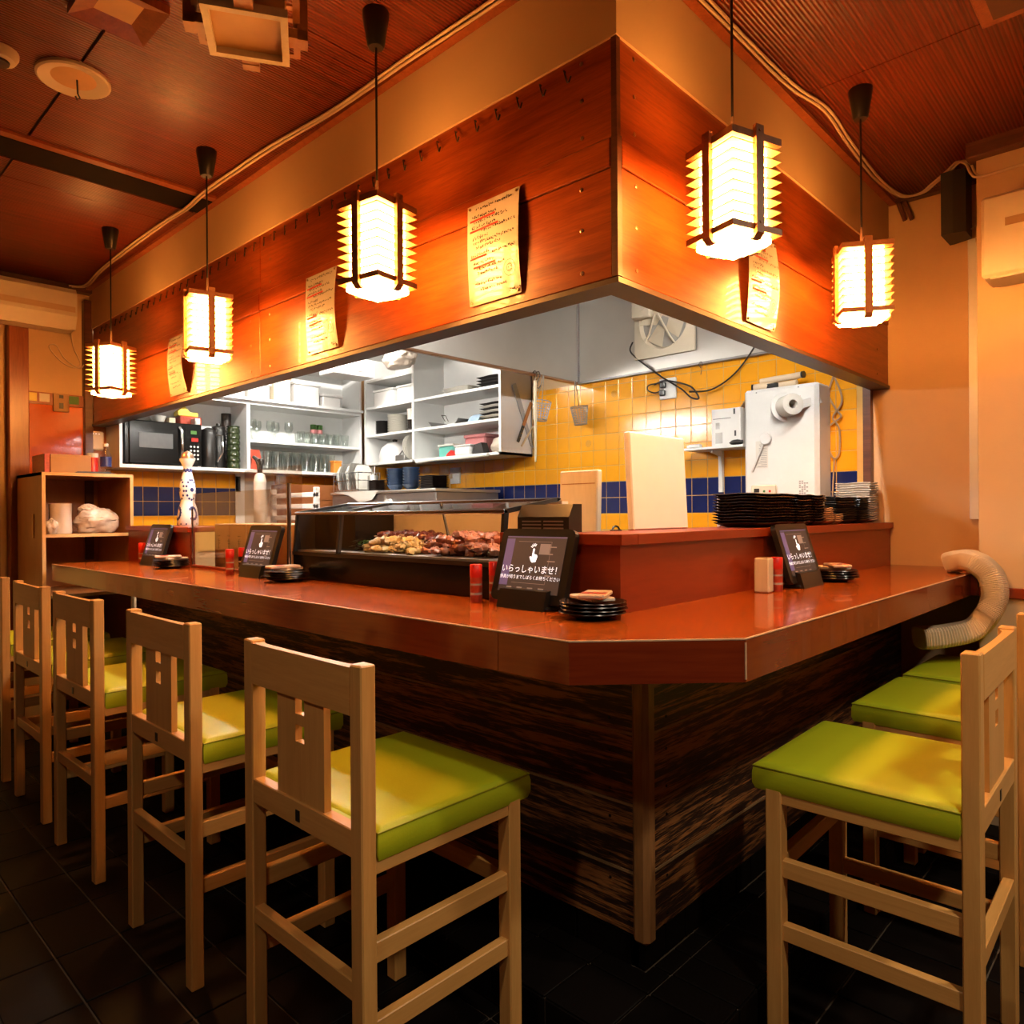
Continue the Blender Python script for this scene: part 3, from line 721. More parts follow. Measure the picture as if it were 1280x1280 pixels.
# ------------------------------------------------------------------ stools
def make_stool():
    r = thing('bar_stool', 'stool', 'stool')
    oz, oy, ox = M['oak_z'], M['oak_y'], M['oak_x']
    for s in (-1, 1):
        a, b = sorted((s*.199, s*.2385))
        MB().cbox(-.238, -.203, a, b, 0, .990, .003).build('back_post', oz, r)
        MB().cbox(.169, .208, a, b, 0, .612, .003).build('leg', oz, r)
        c, d = sorted((s*.205, s*.234))
        MB().cbox(-.206, .172, c, d, .578, .630, .002).build('side_apron', ox, r)
        c, d = sorted((s*.207, s*.230))
        MB().cbox(-.206, .172, c, d, .402, .444, .002).build('side_stretcher', ox, r)
        MB().cbox(-.206, .172, c, d, .250, .290, .002).build('side_stretcher', ox, r)
    # curved top rail
    n = 12; V = []; F = []
    for k in range(n+1):
        y = -.2 + .4*k/n; t = abs(y)/.2; xi = -.207 if t > .86 else -.216 - .006*(1-t*t)
        for x, z in ((-.2385,.890),(xi,.890),(xi,.984),(-.2385,.984)): V.append((x,y,z))
    for k in range(n):
        for q in range(4):
            F.append((k*4+q, k*4+(q+1)%4, (k+1)*4+(q+1)%4, (k+1)*4+q))
    F += [(3,2,1,0), tuple(n*4+q for q in range(4))]
    MB().add(V, [tuple(reversed(f)) for f in F]).build('top_rail', oy, r)
    # splat with two small cut-outs
    x0, x1 = -.230, -.214
    MB().box(x0,x1,-.095,-.018,.665,.895).box(x0,x1,.018,.095,.665,.895).box(x0,x1,-.018,.018,.665,.793).box(x0,x1,-.018,.018,.829,.853).build('splat', oz, r)
    MB().cbox(-.236, -.208, -.2, .2, .612, .668, .002).build('lower_rail', oy, r)
    MB().box(-.2375, -.2355, -.008, .008, .626, .650).build('maker_plate', M['black'], r)
    MB().cbox(-.234, -.210, -.2, .2, .330, .370, .002).build('back_stretcher', oy, r)
    MB().cbox(.176, .202, -.2, .2, .402, .444, .002).build('front_stretcher', oy, r)
    MB().cbox(.174, .203, -.2, .2, .578, .630, .002).build('front_apron', oy, r)
    # cushion: rounded box with a soft crown, notched round the posts
    nx, ny = 14, 14; X0, X1, Y = -.200, .236, .239
    def sec(u, v):
        x = X0+(X1-X0)*u; y = -Y+2*Y*v
        e = min(u, 1-u)*(X1-X0); g = min(v, 1-v)*2*Y; m = min(e, g)
        z = .668 + .009*(1-math.exp(-m/.05))
        if m < .012: z -= .010*(1-m/.012)**2
        return x, y, z
    us = [0,.012,.03,.07]+[.14+.72*k/8 for k in range(9)]+[.93,.97,.988,1]
    V = [sec(u, v) for v in us for u in us]; n = len(us); F = [(j*n+i, j*n+i+1, (j+1)*n+i+1, (j+1)*n+i) for j in range(n-1) for i in range(n-1)]
    mb = MB().add(V, F, True)
    def side(ix):
        top = [V[i] for i in ix]; L = len(top); W = []
        cx, cy = (X0+X1)/2, 0
        for k, (dz, ins) in enumerate(((0,0),(-.012,-.003),(-.040,-.003),(-.054,.003))):
            for p in top: W.append((p[0]+(cx-p[0])*ins*4, p[1]+(cy-p[1])*ins*4, min(p[2],.66)+dz if k else p[2]))
        mb.add(W, [(k*L+i, (k+1)*L+i, (k+1)*L+i+1, k*L+i+1) for k in range(3) for i in range(L-1)], True)
    side([i for i in range(n)]); side([(i+1)*n-1 for i in range(n)]); side([n*n-1-i for i in range(n)]); side([n*(n-1-i) for i in range(n)])
    mb.box(X0+.01, X1-.01, -Y+.01, Y-.01, .608, .612)
    cu = mb.build('seat_cushion', M['lime'], r)
    e = .0005
    MB().tube([(X0-e,-Y-e,.660),(X1+e,-Y-e,.660),(X1+e,Y+e,.660),(X0-e,Y+e,.660)], .0022, 6, closed=True).build('piping', M['lime_pipe'], cu)
    MB().box(-.214, -.196, -.15, .15, .625, .664).build('seat_tab', M['lime'], r)
    return r
st = make_stool()
stools = [((-.500,.322,0),0,'light oak bar stool with lime seat nearest the cut-off corner, display case side'),
          ((-.493,1.125,0),0,'light oak lime stool, second from the cut-off corner on the display case side'),
          ((-.488,1.945,0),.01,'light oak lime stool, third from the cut-off corner on the display case side'),
          ((-.475,2.645,0),.0,'light oak lime stool, fourth from the cut-off corner on the display case side'),
          ((-.475,3.345,0),.0,'light oak lime stool at the counter end beside the wooden shelf unit'),
          ((.395,-.515,0),PI/2+.02,'light oak bar stool with lime seat, nearest the cut-off corner on the hose side'),
          ((1.14,-.505,0),PI/2,'light oak bar stool with lime seat, middle one of the hose side'),
          ((1.70,-.505,0),PI/2,'light oak bar stool with lime seat, tucked beside the cream flexible hose')]
for i, (p, a, lab) in enumerate(stools):
    o = st if i == 0 else copy_tree(st)
    o.location = p; o.rotation_euler = (0,0,a); o['label'] = lab; o['group'] = 'lime bar stools along the counter'

# ------------------------------------------------------------------ order tablets
def make_tablet(label, loc, rz, tilt=.29, full=True):
    """faces local -x; base centre at loc"""
    r = thing('order_tablet', label, 'tablet', loc, rz)
    MB().cbox(-.035, .043, -.095, .095, 0, .012, .004).build('stand_foot', M['black'], r)
    MB().prism([(-.045,0),(-.01,0),(-.004,.055),(-.030,.052)], 'y', -.088, .088).build('stand_front', M['black'], r)
    MB().prism([(.01,.01),(.043,.01),(.042,.13),(.034,.13)], 'y', -.03, .03).build('stand_back', M['black'], r)
    w, h, t = .137, .208, .018
    ca, sa = math.cos(tilt), math.sin(tilt)
    FX = basis((-.022,0,.018), (0,-1,0), (sa,0,ca), (-ca,0,sa))   # local x right, y up, z outwards
    def rr(w, h, r0, n=5):
        P = []
        for cx, cy, a0 in ((w-r0,h-r0,0),(-w+r0,h-r0,PI/2),(-w+r0,r0,PI),(w-r0,r0,1.5*PI)):
            for k in range(n): a = a0+PI/2*k/(n-1); P.append((cx+r0*math.cos(a), cy+r0*math.sin(a)))
        return P
    case = xform(MB().prism(rr(w,h,.020), 'z', -t, 0), FX).build('case', M['black'], r)
    sw, s0, s1 = .112, .026, .186
    def q(mb, x0, x1, y0, y1, z=.0008): return mb.add([(x0,y0,z),(x1,y0,z),(x1,y1,z),(x0,y1,z)], [(0,1,2,3)])
    scr = xform(q(MB(), -sw, sw, s0, s1), FX).build('screen', M['screen'], r)
    xform(q(q(MB(), -sw, -sw+.032, s0+.018, s1-.008, .0012), -sw, sw, s1-.004, s1-.001, .0012), FX).build('side_bar', M['screenpurple'], scr)
    gm = MB()
    for k in range(5): q(gm, .055, .055+random.uniform(.015,.035), .075+k*.02, .078+k*.02, .0012)
    for k in range(4): q(gm, -.08+k*.04, -.06+k*.04, .036, .041, .0012)
    for x0, x1, y0, y1 in ((-.065,.06,s1-.016,s1-.015),(-.065,.06,.052,.053),(.06,.061,.052,s1-.015),(.02,.058,.135,.165)): q(gm, x0, x1, y0, y1, .0011)
    xform(gm, FX).build('menu_lines', M['screengrey'], scr)
    t1 = text_mb('いらっしゃいませ！', .0250)
    xform(t1, FX @ T(0,.083,.0016)).build('greeting_text', M['screenlight'], scr)
    t2 = text_mb('係員が伺うまでしばらくお待ちください', .0125)
    xform(t2, FX @ T(0,.064,.0016)).build('waiting_text', M['screenlight'], scr)
    # pointing hand with rays
    hm = MB()
    hand = [(-.004,.150),(-.0005,.152),(.003,.149),(.002,.136),(.014,.133),(.017,.128),(.013,.113),(.0,.111),(-.006,.116),(-.013,.127),(-.009,.129),(-.004,.126)]
    hm.add([(x,y,.0016) for x, y in hand], [tuple(range(len(hand)-1,-1,-1))])
    for a in (60,85,110,135,160):
        ca2, sa2 = math.cos(math.radians(a)), math.sin(math.radians(a)); cx, cy = -.001, .152
        p0, p1 = (cx+.006*ca2, cy+.006*sa2), (cx+.014*ca2, cy+.014*sa2); nx, ny = -sa2*.0012, ca2*.0012
        hm.add([(p0[0]-nx,p0[1]-ny,.0016),(p1[0]-nx,p1[1]-ny,.0016),(p1[0]+nx,p1[1]+ny,.0016),(p0[0]+nx,p0[1]+ny,.0016)], [(0,1,2,3)])
    xform(hm, FX).build('hand_icon', M['screenlight'], scr)
    xform(q(MB(), .02, .085, .008, .022, .0012), FX).build('sticker', M['paper'], r)
    xform(q(q(MB(), -.028, -.024, s0+.004, s0+.008, .0014), -.006, -.002, s0+.004, s0+.008, .0014), FX).build('page_dots', M['screenlight'], scr)
    return r
make_tablet('black order tablet on stand showing a welcome screen, beside the saucers at the counter corner', (-.062,.258,1.02), -.02)
make_tablet('black order tablet on stand before the clear acrylic screen, next to the glass case', (-.060,1.815,1.02), 0)
make_tablet('black order tablet on stand beside the wooden shelf unit and the tall painted bottle', (-.060,2.965,1.02), 0)
make_tablet('black order tablet on stand on the hose side of the counter, under the black plates', (.985,-.075,1.02), PI/2)

# ------------------------------------------------------------------ saucer stacks with paper-wrapped towels
def saucer_mesh():
    return MB().lathe([(.040,0),(.045,.003),(.075,.012),(.084,.016),(.083,.018),(.060,.010),(.0001,.007)], n=24, lob=lambda a: 1+.02*math.sin(5*a))
def saucer_stack(cx, cy, where, seed, rz=0):
    rnd = random.Random(seed)
    for k in range(4):
        o = saucer_mesh().build('saucer', M['brownblack'], None, (cx+rnd.uniform(-.004,.004), cy+rnd.uniform(-.004,.004), 1.02+k*.0085), rnd.uniform(0,6))
        tag(o, 'small dark brown saucer in the stack ' + where, 'saucer', 'dark saucers ' + where)
    for k, (dx, dy, a) in enumerate(((.012,.004,.35),(-.018,.0,-.35))):
        d = RotZ(rz) @ Vector((dx,dy,0))
        t = thing('hand_towel', ('upper paper-wrapped hand towel with red print on the saucers ' if k else 'lower plain paper-wrapped hand towel on the saucers ') + where, 'towel', (cx+d.x, cy+d.y, 1.0645+.0108*k), rz+a)
        MB().cbox(-.060,.060,-.033,.033,-.001,.010,.003).build('wrapper', M['pale_paper'], t)
        if k: MB().box(-.035,.0,-.031,.031,.0095,.0106).build('red_print', M['redlabel'], t)
        else: MB().box(-.061,-.050,-.031,.031,.002,.007).build('folded_end', M['porcelain'], t)
saucer_stack(-.096, .012, 'at the counter corner', 1, .8)
saucer_stack(-.092, 1.52, 'by the glass display case', 2, 0.2)
saucer_stack(-.095, 2.64, 'by the painted bottle', 3, 0.0)
saucer_stack(1.245, -.094, 'on the hose side', 4, 1.0)

# spice shakers and toothpick cup
def shaker(label, x, y, col='redlabel', h=.112):
    r = thing('spice_shaker', label, 'shaker', (x,y,1.02))
    MB().lathe([(.0165,0),(.018,.003),(.018,h*.66)], n=16).build('jar', M['redlabel'] if col == 'redlabel' else M[col], r)
    MB().lathe([(.0185,h*.66),(.0185,h*.98),(.0165,h)], n=16).build('cap', M['red'], r)
    MB().lathe([(.0183,h*.2),(.0183,h*.26)], n=16).build('label_band', M['paper'], r); MB().lathe([(.0183,h*.45),(.0183,h*.5)], n=16).build('label_band', M['paper'], r)
shaker('red-capped spice shaker in front of the tablet at the counter corner', -.066, .468)
shaker('second red spice shaker half hidden behind the corner tablet', -.015, .440, 'redlabel', .118)
shaker('red-capped spice shaker beside the tablet near the acrylic screen', -.078, 2.04)
shaker('dark spice shaker tucked behind the tablet near the acrylic screen', -.028, 2.02, 'brownblack', .118)
shaker('red-capped spice shaker beside the tablet near the wooden shelf unit', -.03, 3.23)
shaker('red-capped spice shaker between the toothpick cup and the hose-side tablet', .775, -.078)
cp = thing('toothpick_cup', 'pale square wooden toothpick cup beside a red-capped shaker', 'cup', (.715,-.060,1.02), .1)
MB().cbox(-.024,.024,-.024,.024,0,.112,.004).build('body', M['plywood'], cp)
MB().box(-.018,.018,-.018,.018,.112,.1135).build('opening', M['brownwood'], cp)

# ------------------------------------------------------------------ right-hand end: hose, cover strip, speaker box, air conditioner
hp = [(1.955,-.325,1.062),(1.945,-.355,1.070),(1.92,-.40,1.073),(1.885,-.445,1.055),(1.870,-.482,1.015),(1.862,-.496,.955),(1.85,-.488,.90),(1.83,-.462,.845),(1.79,-.425,.805),(1.73,-.35,.782),(1.67,-.27,.772)]
hs = smooth_path(hp, 20)
def flat_hose(P, hw, ht, n=22):
    mb = MB(); V = []; K = len(P)
    for i in range(K):
        t = (P[min(i+1,K-1)]-P[max(i-1,0)]).normalized(); w = Vector((1,0,0)); w = (w-t*w.dot(t)).normalized(); u = t.cross(w)
        g = 1.0 if i % 2 else .93
        for k in range(n):
            a = 2*PI*k/n; c, s_ = math.cos(a), math.sin(a); q = (abs(c)**4+abs(s_)**4)**-.25
            V.append(tuple(P[i]+w*(c*q*hw*g)+u*(s_*q*ht*g)))
    mb.add(V, [(i*n+k, i*n+(k+1)%n, (i+1)*n+(k+1)%n, (i+1)*n+k) for i in range(K-1) for k in range(n)], False)
    mb.add(V[:n], [tuple(reversed(range(n)))]); mb.add(V[-n:], [tuple(range(n))]); return mb
ho = thing('flexible_hose', 'ribbed cream flexible hose bent over the counter end and back under it', 'hose', (0,0,0))
flat_hose(hs, .068, .044).build('ribbed_tube', M['hose'], ho)
MB().cbox(1.893, 2.012, -.338, -.318, 1.026, 1.10, .004).build('end_sleeve', M['hose'], ho)
tag(MB().cbox(2.235, XW+.009, -.375, -.338, 1.24, 2.50, .003).build('pipe_cover', M['whiteplastic']), 'slim white vertical pipe cover on the beige wall beside the pillar', 'pipe cover')
sp_ = thing('speaker', 'black box loudspeaker hung high on the wall by the pillar', 'speaker', (2.10,-.325,2.475))
MB().prism([(-.06,-.045),(.06,-.045),(.085,.03),(.085,.045),(-.075,.045),(-.075,.0)], 'z', 0, .27).build('cabinet', M['blackmatte'], sp_)
MB().box(.07, .18, -.02, .02, .10, .16).build('bracket', M['blackmatte'], sp_)
MB().tube([(.02,-.05,.03),(.0,-.075,.04),(.01,-.085,.0),(.03,-.07,-.05),(.05,-.06,.0)], .003, 6).build('lead', M['cable'], sp_)
ar = thing('air_conditioner', 'cream wall air conditioner on the pillar near the loudspeaker', 'air conditioner', (1.93,-.905,2.18))
MB().cbox(-.175, .004, -.43, .43, 0, .315, .012).build('housing', M['creamplastic'], ar)
MB().box(-.1775, -.174, -.35, .35, .185, .215).build('air_slot', M['cardboard'], ar)
MB().box(-.165, -.02, -.40, .40, -.006, .002).build('louvre', M['creamplastic'], ar)

# ------------------------------------------------------------------ far left end: air conditioner, shelf, small things
al = thing('air_conditioner', 'cream wall air conditioner above the doorway beside the wooden post', 'air conditioner', (-.535,YW-.005,2.455))
MB().prism([(0,.03),(0,.25),(-.20,.25),(-.225,.22),(-.225,.075),(-.19,.0),(-.06,.0)], 'x', -.40, .40).build('housing', M['creamplastic'], al)
MB().box(-.39, .39, -.2265, -.224, .10, .135).build('front_seam', M['cream'], al)
MB().box(-.38, .38, -.185, -.07, -.006, .002).build('louvre', M['creamplastic'], al)
tag(MB().tube(smooth_path([(-.13,YW-.03,2.58),(-.12,YW-.03,2.50),(-.10,YW-.02,2.38),(-.06,YW-.02,2.28),(-.10,YW-.02,2.25),(-.17,YW-.015,2.28),(-.235,YW-.015,2.36),(-.20,YW-.02,2.38),(-.15,YW-.02,2.30),(-.07,YW-.02,2.25),(-.05,YW-.05,2.27)],6), .004, 6).build('loose_cable', M['cable']), 'looped pale cable dangling below the air conditioner near the far lantern', 'cable')
tl = thing('thermometer', 'small beige wall thermometer on the rail above the orange panel', 'thermometer', (-.175,YW-.028,1.955))
MB().cbox(-.045, .045, -.004, .010, 0, .115, .003).build('board', M['cardboard'], tl)
MB().box(-.012, .012, -.007, -.003, .02, .055).box(-.012, .012, -.007, -.003, .085, .105).build('scale', M['black'], tl)
for nm, x, c in (('yellow', -.335, 'yellow'), ('pale', -.265, 'porcelain'), ('green', -.10, 'leaf')):
    o = MB().box(-.028, .028, -.001, .001, -.026, .026).box(-.012, .012, -.0018, -.0008, -.012, .012).build('sticker', M[c], None, (x, YW-.0235, 2.036)); tag(o, f'small {nm} sticker on the red rail above the orange panel', 'sticker')
sh = thing('shelf_unit', 'open wooden shelf unit with pale edges at the end of the counter', 'shelf', (-.425,3.60,0))
W_, D_, H_ = .478, .60, 1.535
MB().box(0, .018, .004, D_, 0, H_).box(W_-.018, W_, .004, D_, 0, H_).build('side_panel', M['shelfwood'], sh)
MB().box(.0, W_, .003, D_, H_-.018, H_).build('top_board', M['shelfwood'], sh)
for z in (1.165, .82, .45, .05): MB().box(.018, W_-.018, .01, D_, z, z+.018).build('shelf_board', M['shelfwood'], sh)
MB().box(0, W_, D_-.008, D_, 0, H_).build('back_panel', M['shelfwood'], sh)
e = MB().box(0, .018, 0, .005, 0, H_).box(W_-.018, W_, 0, .005, 0, H_).box(.018, W_-.018, 0, .005, H_-.018, H_)
for z in (1.165, .82, .45): e.box(.018, W_-.018, .003, .011, z, z+.018)
e.build('edging', M['shelfedge'], sh)
MB().cbox(-.006, .002, .16, .19, 1.16, 1.30, .002).build('hinge_plate', M['shelfedge'], sh)
bx = thing('storage_box', 'brown cardboard box with a red end on top of the wooden shelf unit', 'box', (-.40,3.62,1.536))
MB().cbox(.028, .235, .02, .30, 0, .105, .002).build('body', M['cardboard'], bx)
MB().cbox(.0, .030, .03, .29, 0, .105, .002).build('end_flap', M['redlabel'], bx)
tag(MB().box(-.02, .10, -.05, .04, 0, .006).prism([(-.12,0),(.10,0),(.06,.012),(-.10,.009)], 'y', -.06, -.05).build('clip_tray', M['black'], None, (-.14,3.68,1.536)), 'flat black tray with clips on top of the wooden shelf unit', 'tray')
pb = thing('water_bottle', 'small clear plastic bottle with blue label on top of the wooden shelf unit', 'bottle', (-.052,3.75,1.536))
MB().lathe([(.028,0),(.031,.01),(.030,.06),(.031,.115),(.012,.16),(.012,.175)], n=16).build('body', M['gglass'], pb)
MB().lathe([(.0315,.05),(.0315,.11)], n=16).build('label_sleeve', M['navy'], pb)
MB().lathe([(.014,.172),(.014,.19)], n=12).build('cap', M['whiteplastic'], pb)
rc = thing('red_canister', 'short red canister behind the bottle on the wooden shelf unit', 'canister', (-.115,3.78,1.536))
MB().lathe([(.030,0),(.030,.10),(.028,.104)], n=16).build('body', M['red'], rc); MB().lathe([(.031,.104),(.031,.13)], n=16).build('lid', M['porcelain'], rc)
rt = thing('wifi_router', 'pale wall box with three blue lights below the hood end', 'router', (.022,YW-.013,1.72))
MB().cbox(-.048, .048, -.030, .001, 0, .125, .008).build('housing', M['creamplastic'], rt)
for k in range(3): MB().box(-.022+k*.018, -.015+k*.018, -.0315, -.029, .105, .110).build('indicator', M['screenlight'], rt)
# rolls and plastic bag on the shelf
rl = thing('bag_roll', 'upright roll of clear plastic bags on the wooden shelf', 'roll', (-.305,3.72,1.184))
MB().lathe([(.058,0),(.060,.02),(.057,.10),(.059,.175),(.020,.175),(.018,.165)], n=20).build('roll', M['film'], rl)
MB().lathe([(.018,.168),(.016,.176)], n=12).build('core', M['cardboard'], rl)
def blob(rx, ry, rz, seed, n=18, m=12, amp=.12):
    rnd = random.Random(seed); ph = [(rnd.uniform(0,6), rnd.uniform(2,7), rnd.uniform(0,6), rnd.uniform(1,6)) for _ in range(5)]
    V = []; F = []
    for j in range(m+1):
        t = PI*j/m
        for i in range(n):
            a = 2*PI*i/n; k = 1+amp*sum(math.sin(q*a+p)*math.sin(s*t+u) for p, q, u, s in [(x[0], round(x[1]), x[2], x[3]) for x in ph])/2
            V.append((rx*k*math.sin(t)*math.cos(a), ry*k*math.sin(t)*math.sin(a), max(-rz*.82, -rz*k*math.cos(t))))
    for j in range(m):
        for i in range(n): F.append((j*n+i, j*n+(i+1)%n, (j+1)*n+(i+1)%n, (j+1)*n+i))
    return MB().add(V, F, True)
def crumple(rx, ry, rz, seed, n=44, m=30):
    V = []; F = []; off = Vector((seed*3.1, seed*1.7, seed*.9))
    for j in range(m+1):
        t = PI*j/m
        for i in range(n):
            a = 2*PI*i/n; d = Vector((math.sin(t)*math.cos(a), math.sin(t)*math.sin(a), -math.cos(t)))
            k = 1 + .22*noise.noise(d*1.6+off) - .16*abs(noise.noise(d*4.2+off)) - .09*abs(noise.noise(d*9+off))
            V.append((rx*k*d.x, ry*k*d.y, max(-rz*.80, rz*k*d.z)))
    for j in range(m):
        for i in range(n): F.append((j*n+i, j*n+(i+1)%n, (j+1)*n+(i+1)%n, (j+1)*n+i))
    return MB().add(V, F, True)
pbag = thing('plastic_bag', 'crumpled translucent plastic bag on the wooden shelf', 'bag', (-.115,3.72,1.184+.070))
crumple(.125, .10, .088, 3).build('bag', M['film'], pbag)
xform(crumple(.05,.04,.03,9), T(-.05,-.02,.075)).build('handles', M['film'], pbag)
tag(crumple(.034,.030,.05,8).build('plastic_film', M['film'], None, (-.370,3.640,1.224)), 'loose clear plastic film beside the bag roll on the wooden shelf', 'film')
# ------------------------------------------------------------------ glass display case with skewers
dc = thing('display_case', 'long black refrigerated glass display case with skewers on the counter', 'display case', (.0,.43,1.02))
L = 1.21
MB().cbox(.004, .33, 0, L, 0, .108, .004).build('base', M['blackgloss'], dc)
MB().box(.001, .008, 0, L, .098, .112).build('front_rail', M['black'], dc)
MB().box(.02, .31, .01, L-.01, .108, .118).build('tray', M['steel'], dc)
MB().add([(.006,.0,.112),(.006,L,.112),(.022,L,.262),(.022,.0,.262)], [(0,1,2,3)]).build('front_glass', M['glass'], dc)
MB().add([(.022,.0,.270),(.022,L,.270),(.27,L,.306),(.27,.0,.306)], [(0,1,2,3)]).build('top_glass', M['glass'], dc)
MB().cbox(.012, .034, 0, L, .260, .274, .003).cbox(.262, .282, 0, L, .298, .312, .003).build('metal_rim', M['chrome'], dc)
MB().box(.288, .32, 0, L, .108, .30).build('sliding_back', M['creamplastic'], dc)
for y in (.0, .88, L-.012):
    MB().prism([(.004,.108),(.020,.108),(.036,.262),(.27,.300),(.285,.308),(.27,.312),(.018,.274)], 'y', y, y+.012).build('frame_rib', M['black'], dc)
MB().box(.10, .29, .90, L-.014, .112, .270).build('motor_cover', M['blackgloss'], dc)
MB().prism([(.012,.108),(.32,.108),(.32,.308),(.27,.310),(.020,.272)], 'y', L-.006, L).build('end_panel', M['black'], dc)
MB().cyl((.165,.40,.118), (.165,.46,.30), .005, n=8).build('prop_rod', M['black'], dc)
ch = thing('case_motor', 'black vented motor housing at the end of the glass display case', 'housing', (.066,.222,1.02))
MB().prism([(0,0),(.06,0),(.06,.287),(.02,.287),(.0,.25)], 'y', 0, .20).build('housing', M['black'], ch)
for k in range(3): MB().box(-.002, .003, .02, .095, .215+k*.010, .219+k*.010).box(-.002, .003, .105, .18, .215+k*.010, .219+k*.010).build('vent_slot', M['steel_dark'], ch)
# food: each skewer a thing
def skewer(kind, label, loc, rot, seed, n=4, s=.020):
    rnd = random.Random(seed)
    r = thing('skewer', label, 'skewer', loc, 0, label.split(' lying')[0]+'s in the display case'); r.rotation_euler = rot
    mb = MB()
    for k in range(n):
        b = blob(s*rnd.uniform(.8,1.1), s*rnd.uniform(.85,1.25), s*rnd.uniform(.6,.85), seed*7+k, 10, 7, .22)
        mb.add([(v[0]+rnd.uniform(-.003,.003), v[1]-.045+k*.030, v[2]+rnd.uniform(-.002,.003)) for v in b.v], b.f, True)
    mb.build('morsels', M[kind], r)
    MB().cyl((0,-.085,0), (0,.075,0), .0016, n=6).build('stick', M['bamboo'], r)
rnd = random.Random(5)
i = 0
for row, z in enumerate((1.152, 1.170, 1.188, 1.204)):
    for k in range(9 - row*2):
        skewer('meat', 'raw red meat skewer lying in the heap', (.075 + rnd.uniform(0,.10)+row*.012, .56+row*.035 + k*.043 + rnd.uniform(-.01,.01), z), (rnd.uniform(-.15,.15), rnd.uniform(-.2,.2), rnd.uniform(.9,2.1)), 100+i); i += 1
for row, z in enumerate((1.150, 1.168, 1.182)):
    for k in range(8 - row*2):
        skewer('palemeat', 'pale yellow skewer lying beside the red meat', (.085 + rnd.uniform(0,.09)+row*.012, .94+row*.04 + k*.045 + rnd.uniform(-.01,.01), z), (rnd.uniform(-.1,.1), rnd.uniform(-.1,.1), rnd.uniform(1.1,2.0)), 200+i); i += 1
for k in range(6):
    skewer('liver', 'dark liver skewer lying behind the pale ones', (.20+rnd.uniform(0,.03), .95+k*.055, 1.195+rnd.uniform(-.01,.01)), (0, 0, rnd.uniform(1.2,1.9)), 300+k)
lf = MB()
for k in range(90):
    p = Vector((.085+rnd.uniform(0,.10), 1.285+rnd.uniform(-.05,.06), 1.145+rnd.uniform(0,.035))); a = rnd.uniform(0,6); b = rnd.uniform(-.6,.6)
    d = Vector((math.cos(a), math.sin(a), b))*.016; s_ = Vector((-math.sin(a), math.cos(a), rnd.uniform(-.3,.3)))*.009
    lf.add([p-d, p+s_, p+d, p-s_], [(0,1,2,3),(3,2,1,0)])
tag(lf.build('leaf_garnish', M['leaf']), 'heap of small green leaves at the end of the pale skewers', 'garnish', kind='stuff')

# ------------------------------------------------------------------ acrylic screen, boxes behind it
ac = thing('acrylic_screen', 'clear acrylic splash screen between steel posts on the counter', 'screen', (.0,1.68,1.02))
MB().box(.012, .016, .0, .965, .0, .375).build('sheet', M['acrylic'], ac)
MB().cyl((.01,0,0), (.01,0,.395), .009, n=12).build('post', M['chrome'], ac); MB().cyl((.01,.965,0), (.01,.965,.30), .005, n=10).build('post', M['chrome'], ac)
MB().cbox(.0, .025, .0, .965, .0, .012, .002).build('foot_rail', M['panel_red'], ac)
a2 = thing('acrylic_sheet', 'taller clear acrylic sheet behind the splash screen', 'screen', (.40,2.25,.88))
MB().box(0, .004, 0, .62, 0, .66).build('sheet', M['acrylic'], a2); MB().box(-.004, .008, 0, .62, 0, .02).build('foot', M['steel_dark'], a2)
for k, (y, w, lab) in enumerate(((1.78,.50,'brown cardboard box behind the acrylic screen, next to the display case'), (2.295,.34,'brown cardboard box behind the acrylic screen, next to the ledge'))):
    r = thing('cardboard_box', lab, 'box', (.12,y,.88))
    MB().cbox(0, .26, 0, w, 0, .36, .003).build('body', M['cardboard'], r)
    MB().box(-.001, .001, 0, w, .18, .184).box(-.001, .001, w*.49, w*.51, .0, .36).build('tape_seam', M['brownwood'], r)
    g = MB()
    for q in range(3):
        yy = w*(.15+.33*q)
        for (dy, dz, a, b) in ((0,.30,.03,.003),(.012,.285,.004,.035),(0,.275,.028,.003),(.004,.262,.02,.003),(.012,.25,.004,.02)): g.box(-.0015, .0005, yy+dy, yy+dy+a, dz-b, dz)
    g.build('printed_marks', M['brownblack'], r)

# ------------------------------------------------------------------ tall painted bottle
pt = thing('painted_bottle', 'tall white ceramic bottle with blue painted pattern and bronze cap', 'bottle', (.12,2.97,1.2253))
prof = [(.052,0),(.056,.01),(.055,.05),(.047,.10),(.036,.135),(.038,.15),(.043,.19),(.041,.225),(.030,.27),(.023,.30),(.022,.325),(.026,.335)]
MB().lathe(prof, n=24).build('body', M['porcelain'], pt)
MB().lathe([(.027,.335),(.040,.365),(.041,.372),(.032,.372)], n=16, lob=lambda a: 1+.06*math.sin(8*a)).build('crown_collar', M['porcelain'], pt)
MB().lathe([(.034,.370),(.034,.385),(.024,.405),(.0001,.418)], n=18).build('cap', M['bronze'], pt)
def rad(z):
    for (r0,z0),(r1,z1) in zip(prof, prof[1:]):
        if z0 <= z <= z1: return r0+(r1-r0)*(z-z0)/(z1-z0)
    return prof[-1][0]
dk = MB()
def petal(a, z, s):
    r_ = rad(z)+.0008; n = 9; P = [(a+s*.9*math.cos(2*PI*k/n)/max(r_,.02), z+s*math.sin(2*PI*k/n)) for k in range(n)]
    dk.add([((rad(max(0,min(.33,zz)))+.0008)*math.cos(aa), (rad(max(0,min(.33,zz)))+.0008)*math.sin(aa), zz) for aa, zz in P], [tuple(range(n))])
for a0 in (PI, PI*1.55, PI*.5, 0):
    for k in range(13):
        t = 2*PI*k/13; petal(a0+.72*math.sin(t), .20-.055*math.cos(t), .0068)
    for k in range(11):
        t = -.5+4.4*k/10; petal(a0+.42*math.sin(t), .070-.032*math.cos(t), .0085)
    petal(a0, .20, .012)
